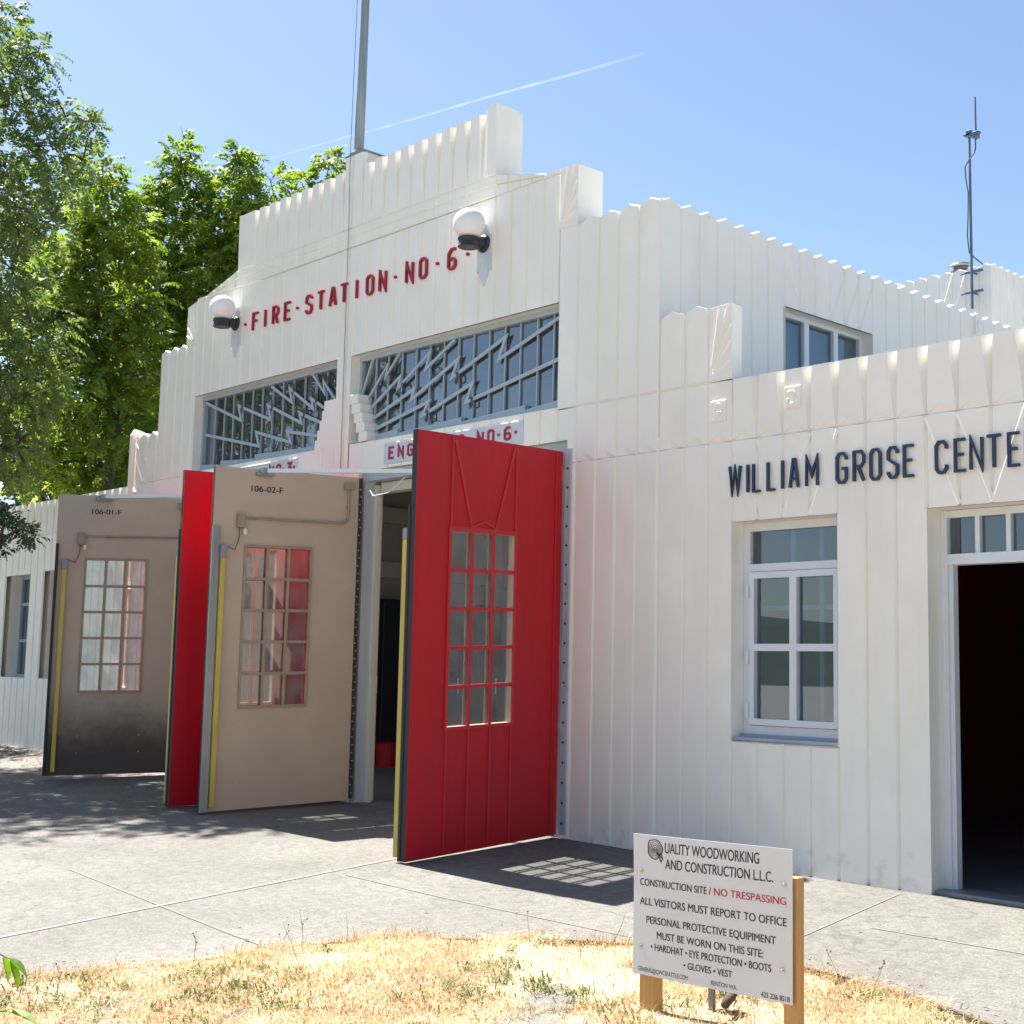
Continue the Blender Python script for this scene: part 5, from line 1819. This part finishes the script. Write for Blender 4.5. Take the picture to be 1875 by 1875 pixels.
def limb_path(a, b, sag, n=6):
    a = Vector(a); b = Vector(b)
    pts = []
    for i in range(n + 1):
        t = i / n
        p = a.lerp(b, t)
        p.z += sag * math.sin(math.pi * t)
        p.x += random.uniform(-.05, .05) * (a - b).length * .3 * (0 < i < n)
        p.y += random.uniform(-.05, .05) * (a - b).length * .3 * (0 < i < n)
        pts.append(p)
    return pts


def make_tree(name, label, base, clumps, fork_z, trunk_r, m, dens, L, pairs, leaf, wid, droop, group=None, twig=True, upbias=0.35, maxf=999999):
    root = empty(name, base)
    tag(root, label, "tree", group)
    cs = np.array(clumps)
    # trunk with limbs out to every clump
    tb = MB()
    cen = cs[:, :3].mean(0)
    top = Vector((base[0] * .6 + cen[0] * .4, base[1] * .6 + cen[1] * .4, fork_z))
    tb.tube(limb_path(base, top, 0.0, 5), [trunk_r * (1.25 - .4 * i / 5) if i else trunk_r * 1.5 for i in range(6)], 12)
    order = sorted(range(len(cs)), key=lambda i: cs[i, 2])
    nodes = [(top, trunk_r * .8)]
    for i in order:
        c = Vector(cs[i, :3])
        best = min(nodes, key=lambda q: (q[0] - c).length + (0.8 if q[0].z > c.z else 0))
        r0 = min(best[1] * .85, trunk_r * .6); r1 = max(0.012, r0 * 0.45)
        path = limb_path(best[0], c, 0.12, 5)
        tb.tube(path, [r0 + (r1 - r0) * k / 5 for k in range(6)], 7)
        nodes.append((path[3], r0 * .7)); nodes.append((c, r1))
        if twig:
            for _ in range(int(5 + 6 * cs[i, 3])):
                e = c + Vector(rand_dirs(1)[0]) * cs[i, 3] * random.uniform(.5, .95)
                tb.tube([c, c.lerp(e, .5) + Vector((0, 0, .06)), e], [r1 * .6, r1 * .4, .005], 4, caps=False)
    tb.build("trunk", M['bark'], root, smooth=True)
    V = []; Tn = []
    for c in cs:
        n = int(dens * c[3] ** 2) + 12
        u = rand_dirs(n)
        rad = c[3] * RNG.uniform(0.12, 1.0, (n, 1)) ** 0.55
        b = c[:3] + u * rad * np.array([1, 1, .95])
        d = unit(u * 0.9 + RNG.normal(scale=.45, size=(n, 3)) + np.array([0, 0, upbias]))
        Ls = L * RNG.uniform(.6, 1.15, n)
        A = frond_leaves(b, d, Ls, pairs, leaf, wid, droop)
        tt = np.clip(RNG.normal(.5, .2) * .45 + RNG.uniform(0, 1, (n, 1)) * .55 + RNG.normal(scale=.08, size=(n, A.shape[1])), 0, 1)
        V.append(A.reshape(-1, 4, 3)); Tn.append(tt.ravel())
    mesh_np("crown", np.concatenate(V), 4, np.concatenate(Tn), m, root)
    return root


CL_loc = [(-18.79, -2.02, 9.9, 0.52), (-19.77, -2.34, 10.44, 1.05), (-18.32, -1.8, 10.1, 0.26), (-19.11, -2.22, 10.68, 0.51), (-18.59, -1.83, 9.41, 0.37), (-18.25, -1.62, 9.37, 0.2), (-17.94, -1.5, 9.12, 0.18), (-17.64, -1.4, 8.96, 0.16), (-17.47, -1.3, 8.86, 0.1), (-18.99, -1.9, 8.69, 0.59), (-18.5, -1.63, 8.8, 0.32), (-18.17, -1.44, 8.52, 0.26), (-17.84, -1.27, 8.52, 0.18), (-18.7, -1.81, 7.92, 0.5), (-19.71, -2.15, 8.49, 0.96), (-19.68, -2.08, 7.27, 0.96), (-19.03, -1.7, 7.14, 0.6), (-18.9, -1.38, 6.3, 0.6), (-19.6, -1.87, 6.01, 0.87), (-19.21, -1.51, 5.37, 0.69), (-18.75, -1.31, 5.5, 0.42), (-19.62, -1.93, 4.73, 0.96), (-18.85, -1.56, 4.53, 0.47), (-18.72, -1.24, 7.91, 0.34), (-18.53, -1.11, 8.46, 0.24)]
CL_A = [(-27.33, 5.3, 13.12, 0.28), (-27.32, 5.33, 12.55, 0.54), (-27.69, 5.49, 12.04, 0.78), (-27.81, 5.68, 11.21, 1.05), (-27.96, 5.4, 10.16, 1.18), (-27.09, 5.75, 10.06, 0.9), (-28.17, 5.44, 9.06, 1.32), (-27.18, 6.0, 8.87, 0.78), (-28.25, 5.28, 7.9, 1.19), (-27.56, 5.73, 7.88, 0.91), (-28.06, 5.65, 6.8, 1.06), (-28.16, 5.02, 11.65, 0.53), (-26.92, 6.05, 11.61, 0.54), (-27.16, 4.56, 5.95, 0.7), (-26.96, 3.85, 5.61, 0.62), (-26.96, 4.95, 6.34, 0.51), (-27.15, 3.44, 5.7, 0.69), (-27.42, 2.85, 5.66, 0.75), (-27.6, 2.43, 6.2, 0.75), (-27.23, 4.41, 6.9, 0.63)]
CL_B = [(-25.85, 5.91, 12.7, 0.25), (-25.81, 5.97, 12.33, 0.42), (-26.03, 6.0, 11.76, 0.65), (-25.54, 6.41, 11.44, 0.6), (-25.95, 6.13, 11.03, 0.75), (-25.3, 6.43, 12.19, 0.32), (-26.17, 5.75, 10.37, 0.75), (-25.63, 7.03, 11.55, 0.51), (-25.98, 6.46, 10.49, 0.63), (-26.32, 5.89, 9.44, 0.63)]
CL_D = [(-25.35, 2.57, 11.52, 0.28), (-25.36, 2.55, 11.01, 0.47), (-25.64, 2.89, 10.54, 0.68), (-25.89, 2.83, 9.78, 0.89), (-25.31, 3.11, 10.17, 0.59), (-25.71, 3.2, 9.02, 1.01), (-25.95, 2.71, 8.29, 0.95), (-25.62, 3.4, 7.9, 0.83), (-26.01, 3.04, 7.22, 1.08), (-26.14, 2.28, 9.14, 0.83), (-26.28, 2.47, 7.17, 0.96), (-25.63, 3.37, 6.44, 0.83), (-26.24, 2.06, 7.99, 0.71)]
CL_E = [(-27.27, 9.26, 13.98, 0.23), (-27.19, 9.38, 13.81, 0.25), (-27.59, 8.79, 13.24, 0.3), (-27.84, 9.31, 12.63, 0.7), (-28.23, 8.72, 11.88, 0.84), (-27.36, 10.02, 13.25, 0.42), (-27.64, 9.61, 11.95, 0.98)]
CL_F = [(-35.05, 5.36, 6.55, 1.42), (-34.62, 6.36, 6.62, 1.26), (-34.15, 7.35, 6.84, 1.26), (-33.77, 8.1, 6.9, 0.95), (-35.41, 4.46, 7.05, 1.58), (-34.97, 5.55, 7.73, 1.42), (-34.47, 6.68, 7.68, 1.42), (-33.86, 7.93, 7.93, 1.11)]
CL_G = [(-35.37, 9.37, 11.32, 0.67), (-35.13, 9.8, 10.56, 0.58), (-35.26, 9.57, 9.74, 0.75), (-35.56, 9.0, 10.49, 0.83), (-35.01, 10.02, 11.87, 0.5), (-34.75, 10.49, 10.3, 0.67)]
CL_laurel = [(-16.2, -2.7, 3.15, 0.17), (-15.85, -2.63, 3.07, 0.1), (-15.62, -2.61, 3.04, 0.06), (-16.12, -2.77, 2.91, 0.12), (-16.82, -2.91, 3.27, 0.37), (-16.3, -2.68, 3.35, 0.12), (-17.24, -3.18, 3.61, 0.68)]
CL_H = [(-42.22, 8.94, 15.53, 1.34), (-41.48, 10.57, 13.91, 1.34), (-40.68, 12.15, 13.34, 1.15), (-39.81, 13.73, 12.38, 1.15), (-42.23, 8.92, 12.98, 1.53), (-41.03, 11.48, 11.07, 1.53), (-39.95, 13.48, 11.06, 1.15), (-42.75, 7.67, 16.07, 1.72), (-42.69, 7.81, 13.56, 1.72), (-42.63, 7.97, 10.73, 1.72), (-41.84, 9.8, 10.73, 1.72), (-40.27, 12.92, 9.74, 1.34), (-39.47, 14.3, 13.55, 0.96), (-42.32, 8.71, 8.32, 1.72)]
extra_loc = [(-25.2, -1.6, 6.2, 1.5), (-27.2, -1.9, 6.6, 1.6), (-24.4, -1.1, 5.0, 1.1), (-26.2, -3.2, 7.2, 1.6), (-21.4, -4.0, 8.4, 1.6), (-22.8, -4.2, 9.4, 1.7), (-21.4, -5.4, 8.6, 1.6), (-20.6, -4.0, 10.2, 1.3), (-23.6, -3.0, 7.6, 1.6), (-20.2, -4.0, 7.0, 1.1), (-23.2, -5.4, 7.2, 1.6), (-22.0, -2.6, 10.2, 1.3), (-21.4, -2.0, 7.0, 1.2), (-22.4, -1.6, 8.6, 1.2)]  # crown filled out beyond the view; first few clumps added to shade the ground
make_tree("locust_tree", "dusky fine leaved tree with drooping sprays at the left edge, its shade dappling the pavement", (-22.8, -4.4, -0.1), CL_loc + extra_loc, 4.2, 0.2, M['leaf_fine'], 260, 0.34, 7, 0.085, 0.023, 0.42, upbias=0.0)
make_tree("tree_of_heaven", "tall bright green feathery tree with a double tip, standing behind the low left wing", (-27.6, 5.9, -0.4), CL_A, 4.6, 0.2, M['leaf_bright'], 185, 0.50, 8, 0.155, 0.034, 0.35, group="bright feathery trees behind the station")
make_tree("tree_of_heaven", "bright green feathery tree whose crown meets the upper left corner of the parapet", (-26.0, 6.5, -0.4), CL_B, 6.0, 0.17, M['leaf_bright'], 185, 0.50, 8, 0.155, 0.034, 0.35, group="bright feathery trees behind the station")
make_tree("tree_of_heaven", "bushy green feathery tree between the dusky edge tree and the tall double tipped one", (-26.0, 3.6, -0.4), CL_D, 4.4, 0.2, M['leaf_bright'], 185, 0.48, 8, 0.15, 0.033, 0.35, group="bright feathery trees behind the station")
make_tree("tree_of_heaven", "feathery tree with only single tufts peeping over the parapet beside the flagpole", (-27.9, 10.0, -0.4), CL_E, 9.0, 0.17, M['leaf_bright'], 185, 0.48, 8, 0.15, 0.033, 0.35, group="bright feathery trees behind the station")
make_tree("shade_tree", "deep green low spreading tree just above the roof edge of the low left wing", (-34.6, 6.6, -0.4), CL_F, 4.5, 0.22, M['leaf_dark'], 60, 0.6, 6, 0.20, 0.05, 0.3, twig=False)
make_tree("shade_tree", "dark bluish tree seen through the gap left of the first globe lamp", (-35.2, 9.7, -0.4), CL_G, 7.0, 0.2, M['leaf_dark'], 70, 0.5, 7, 0.14, 0.03, 0.2)
make_tree("shade_tree", "large shadowy tree filling the background behind the bright feathery trees", (-40.5, 9.0, -0.4), CL_H, 5.0, 0.3, M['leaf_dark'], 45, 0.75, 6, 0.26, 0.07, 0.3, twig=False)
make_tree("laurel_tree", "dark glossy leaved branch hanging in at the left edge before the low wing", (-18.3, -3.6, -0.1), CL_laurel, 2.2, 0.09, M['leaf_dark'], 900, 0.16, 4, 0.075, 0.016, 0.15, upbias=0.2)

# sapling leaning into the lower left corner
sp = empty("sapling", (-5.75, -7.05, -0.22))
tag(sp, "young sapling with bright green pointed leaves leaning into the bottom left corner", "sapling")
q = MB()
q.tube([(-5.75, -7.05, -0.3), (-5.74, -7.03, 0.05), (-5.66, -6.99, 0.36)], [.012, .01, .006], 7)
q.tube([(-5.74, -7.03, 0.05), (-5.64, -6.98, 0.15), (-5.52, -6.93, 0.17)], [.006, .005, .003], 6)
q.tube([(-5.66, -6.99, 0.36), (-5.58, -6.95, 0.385), (-5.52, -6.93, 0.37)], [.005, .004, .002], 6)
q.build("stem", M['twig'], sp)


def leaf_blade(mb, p, d, n_, L, W):
    p = Vector(p); d = Vector(d).normalized(); n_ = Vector(n_); n_ = (n_ - d * n_.dot(d)).normalized(); s = d.cross(n_)
    prof = [(0, 0), (.12, .55), (.35, 1), (.6, .82), (.85, .35), (1, 0)]
    for (t0, w0), (t1, w1) in zip(prof[:-1], prof[1:]):
        a = p + d * L * t0 - n_ * L * .22 * t0 * t0; b = p + d * L * t1 - n_ * L * .22 * t1 * t1
        for k in (-1, 1):
            mb.face([a, b, b + s * k * W * w1 + n_ * W * .25 * w1, a + s * k * W * w0 + n_ * W * .25 * w0])


q = MB()
for p_, d_, L_, W_ in (((-5.52, -6.93, .37), (.30, .2, -.55), .13, .026), ((-5.53, -6.93, .375), (.6, .25, -.25), .12, .024), ((-5.56, -6.94, .38), (-.1, .3, -.6), .12, .025),
                       ((-5.6, -6.95, .385), (-.3, -.2, -.3), .12, .025), ((-5.52, -6.93, .17), (.75, .3, .02), .17, .032), ((-5.56, -6.95, .165), (.4, -.35, -.05), .14, .028),
                       ((-5.60, -6.97, .15), (.2, .5, .05), .15, .03), ((-5.64, -6.99, .13), (-.3, -.4, 0), .14, .03), ((-5.66, -6.99, .36), (-.5, .2, .25), .13, .027)):
    leaf_blade(q, p_, d_, (0, 0, 1), L_, W_)
lo = q.build("foliage", M['leaf_sapling'], sp)
at = lo.data.attributes.new("tint", 'FLOAT', 'FACE')
at.data.foreach_set("value", RNG.uniform(.3, 1, len(lo.data.polygons)).astype(np.float32))

# ---- dry grass: blades by the ten thousand
poly = np.array(LAWN_POLY)


def inside(x, y):
    c = np.zeros(len(x), bool)
    n = len(poly)
    j = n - 1
    for i in range(n):
        xi, yi = poly[i]; xj, yj = poly[j]
        c ^= ((yi > y) != (yj > y)) & (x < (xj - xi) * (y - yi) / (yj - yi + 1e-12) + xi)
        j = i
    return c


def patch(x, y, f, s):
    return np.sin(x * f + s) * np.sin(y * f * 1.13 + 2 * s) * .5 + np.sin(x * f * 2.3 + y * f * 1.7 + s * 3) * .3 + np.sin(x * f * 4.1 - y * f * 3.3 + s) * .2


def lawn_z(x, y):
    return -0.0 + 0.04 * np.maximum(np.minimum(y, 0), -8) + 0.015 * np.maximum(0, -8 - x) + 0.014 + 0.014 * np.sin(x * 2.3 + 1) * np.sin(y * 1.9) + 0.008 * np.sin(x * 7 + y * 5)


def blades(x, y, hgt, wid, lean, tint):
    n = len(x)
    z = lawn_z(x, y) - 0.008
    az = RNG.uniform(0, 2 * np.pi, n)
    dirx, diry = np.cos(az), np.sin(az)
    fa = az + np.pi / 2 + RNG.normal(scale=.6, size=n)
    wx, wy = np.cos(fa) * wid, np.sin(fa) * wid
    b = np.stack([x, y, z], 1)
    h = hgt
    mid = b + np.stack([dirx * h * lean * .35, diry * h * lean * .35, h * .6], 1)
    tip = b + np.stack([dirx * h * lean, diry * h * lean, h * np.clip(1.05 - lean * .45, .15, 1)], 1)
    w3 = np.stack([wx, wy, np.zeros(n)], 1)
    lo = np.stack([b - w3, b + w3, mid + w3 * .8, mid - w3 * .8], 1); hi = np.stack([mid - w3 * .8, mid + w3 * .8, tip + w3 * .1, tip - w3 * .1], 1)
    return np.concatenate([lo, hi]), np.concatenate([tint, tint])


N = 230000
x = RNG.uniform(-9.3, -1.2, N); y = RNG.uniform(-8.3, -2.5, N)
k = inside(x, y)
bare = patch(x, y, 1.5, .7) < -0.32
bare |= (np.hypot((x + 4.2) / .8, (y + 3.72) / .35) < 1) & (RNG.uniform(size=N) < .82)
k &= ~(bare & (RNG.uniform(size=N) < .8))
x, y = x[k], y[k]
pt = patch(x, y, 2.1, 1.9) + patch(x, y, 6.0, .4) * .5
tint = np.clip(.60 + .40 * pt + RNG.normal(scale=.17, size=len(x)), .08, 1)
h = RNG.gamma(3.0, .012, len(x)) * (1 + .4 * pt) + .012
V1, T1 = blades(x, y, h, RNG.uniform(.0012, .0028, len(x)), RNG.uniform(.3, 1.9, len(x)), tint)
# taller tufts along the kerb
lex = np.array(LE)
i = RNG.integers(4, 70, 6000); i = np.minimum(i, len(lex) - 2)
t = RNG.uniform(size=6000)
ex = lex[i, 0] * (1 - t) + lex[i + 1, 0] * t; ey = lex[i, 1] * (1 - t) + lex[i + 1, 1] * t
inw = unit(np.stack([-2.0 - ex, -9.0 - ey], 1))
off = np.abs(RNG.normal(scale=.10, size=6000)) - .02
ex += inw[:, 0] * off; ey += inw[:, 1] * off
keep = patch(ex, ey, 3.0, 2.2) > -.25
ex, ey = ex[keep], ey[keep]
V2, T2 = blades(ex, ey, RNG.gamma(3, .015, len(ex)) + .015, RNG.uniform(.0012, .0026, len(ex)), RNG.uniform(.2, 1.4, len(ex)), np.clip(RNG.normal(.5, .2, len(ex)), .1, 1))
gr = mesh_np("dry_grass", np.concatenate([V1, V2]), 4, np.concatenate([T1, T2]), M['straw'])
tag(gr, "short straw coloured dry grass covering the lawn", "grass", kind='stuff')
# green weed tufts
cxs = RNG.uniform(-8.5, -2.2, 900); cys = RNG.uniform(-7.6, -2.7, 900)
kk = inside(cxs, cys) & (patch(cxs, cys, 1.9, 5.1) > .02)
cxs, cys = cxs[kk][:330], cys[kk][:330]
wx_, wy_, wh_, wt_ = [], [], [], []
for a, b in zip(cxs, cys):
    m_ = RNG.integers(10, 34); r_ = RNG.uniform(.02, .08)
    wx_.append(a + RNG.normal(scale=r_, size=m_)); wy_.append(b + RNG.normal(scale=r_, size=m_)); wh_.append(RNG.uniform(.03, .085, m_)); wt_.append(RNG.uniform(0, 1, m_))
wx_, wy_, wh_, wt_ = map(np.concatenate, (wx_, wy_, wh_, wt_))
V3, T3 = blades(wx_, wy_, wh_, RNG.uniform(.003, .006, len(wx_)), RNG.uniform(.5, 1.8, len(wx_)), wt_)
wd = mesh_np("green_weeds", V3, 4, T3, M['weed'])
tag(wd, "low green weeds dotted through the dry lawn", "weeds", kind='stuff')
# thin dead stalks along the kerb
q = MB()
for _ in range(22):
    j = random.randint(6, 60); p0 = Vector(LE[min(j, len(LE) - 1)])
    c_ = Vector((-2, -9)); p0 = p0 + (c_ - p0).normalized() * random.uniform(-.02, .5)
    z0 = lawn_h(p0.x, p0.y); hh_ = random.uniform(.06, .22)
    a = Vector((p0.x, p0.y, z0)); lean = Vector((random.uniform(-.5, .5), random.uniform(-.5, .5), 1)) * hh_
    q.tube([a, a + lean * .5 + Vector((.01, 0, 0)), a + lean], [.0018, .0014, .0008], 4, caps=False)
    for _k in range(random.randint(0, 3)):
        s_ = a + lean * random.uniform(.4, .95)
        e_ = s_ + Vector((random.uniform(-.05, .05), random.uniform(-.05, .05), random.uniform(.02, .06)))
        q.tube([s_, e_], [.0012, .0012], 3, caps=False)
        q.bevbox(e_.x - .004, e_.x + .004, e_.y - .004, e_.y + .004, e_.z - .004, e_.z + .006, .002)
tag(q.build("dead_stalks", M['twig']), "thin dead weed stalks along the lawn edge", "stalks", kind='stuff')
# leaf litter and grit on the pavement and by the far wing
q = MB()
def scrap(x, y, r):
    z = ground_z(x, y) + .012; a = random.uniform(0, 6.3)
    pts = [(x + math.cos(a + t) * r * s, y + math.sin(a + t) * r * s, z + random.uniform(-.004, .006)) for t, s in ((0, 1), (1.5, .35), (3.1, .9), (4.7, .4))]
    q.face(pts)
for _ in range(60):
    scrap(random.uniform(-14, -3), random.uniform(-5, -.3), random.uniform(.008, .028))
for _ in range(900):
    scrap(random.uniform(-23, -18.2), -abs(random.gauss(0, .5)) - .03, random.uniform(.015, .05))
for _ in range(260):
    j = random.randint(10, 80); p0 = LE[min(j, len(LE) - 1)]
    scrap(p0[0] + random.gauss(-.08, .12), p0[1] + random.gauss(.12, .12), random.uniform(.006, .02))
tag(q.build("leaf_litter", M['twig']), "dry leaf litter scattered along walls and lawn edge", "litter", kind='stuff')

# ------------------------------------------------------------------ contrail, thousands of metres off
tm = bpy.data.materials.new("contrail_ice"); tm.use_nodes = True
nt = tm.node_tree; nt.nodes.clear()
ou = nt.nodes.new("ShaderNodeOutputMaterial"); tr = nt.nodes.new("ShaderNodeBsdfTransparent"); tl = nt.nodes.new("ShaderNodeBsdfTranslucent"); df = nt.nodes.new("ShaderNodeBsdfDiffuse")
tl.inputs[0].default_value = (.95, .95, .95, 1); df.inputs[0].default_value = (.95, .95, .95, 1)
ma = nt.nodes.new("ShaderNodeAddShader"); mx = nt.nodes.new("ShaderNodeMixShader")
at_ = nt.nodes.new("ShaderNodeAttribute"); at_.attribute_name = "thick"
nt.links.new(tl.outputs[0], ma.inputs[0]); nt.links.new(df.outputs[0], ma.inputs[1])
nt.links.new(at_.outputs["Fac"], mx.inputs[0]); nt.links.new(tr.outputs[0], mx.inputs[1]); nt.links.new(ma.outputs[0], mx.inputs[2]); nt.links.new(mx.outputs[0], ou.inputs[0])
E0 = Vector((0, -9.32, 1.55))
c0 = E0 + Vector((-0.83719, 0.51361, 0.36459)) * 9000; c1 = E0 + Vector((-0.64115, 0.71289, 0.44951)) * 9000
q = MB(); K = 60
pts = [c0.lerp(c1, i / K) + Vector((0, 0, 3 * math.sin(i * .22))) for i in range(K + 1)]
q.tube(pts, [4 + 1.5 * math.sin(i * 1.7) + 5 * i / K for i in range(K + 1)], 10, caps=False)
ct = q.build("contrail", tm, smooth=True)
th = ct.data.attributes.new("thick", 'FLOAT', 'FACE')
th.data.foreach_set("value", np.repeat(np.clip(np.minimum(np.linspace(.01, .05, K), np.linspace(1.6, .0, K) ** .5 * .05) * (1 + .2 * np.sin(np.arange(K) * 1.1)), 0, 1), 10).astype(np.float32))
tag(ct, "thin white aircraft vapour trail slanting across the blue sky", "vapour trail")
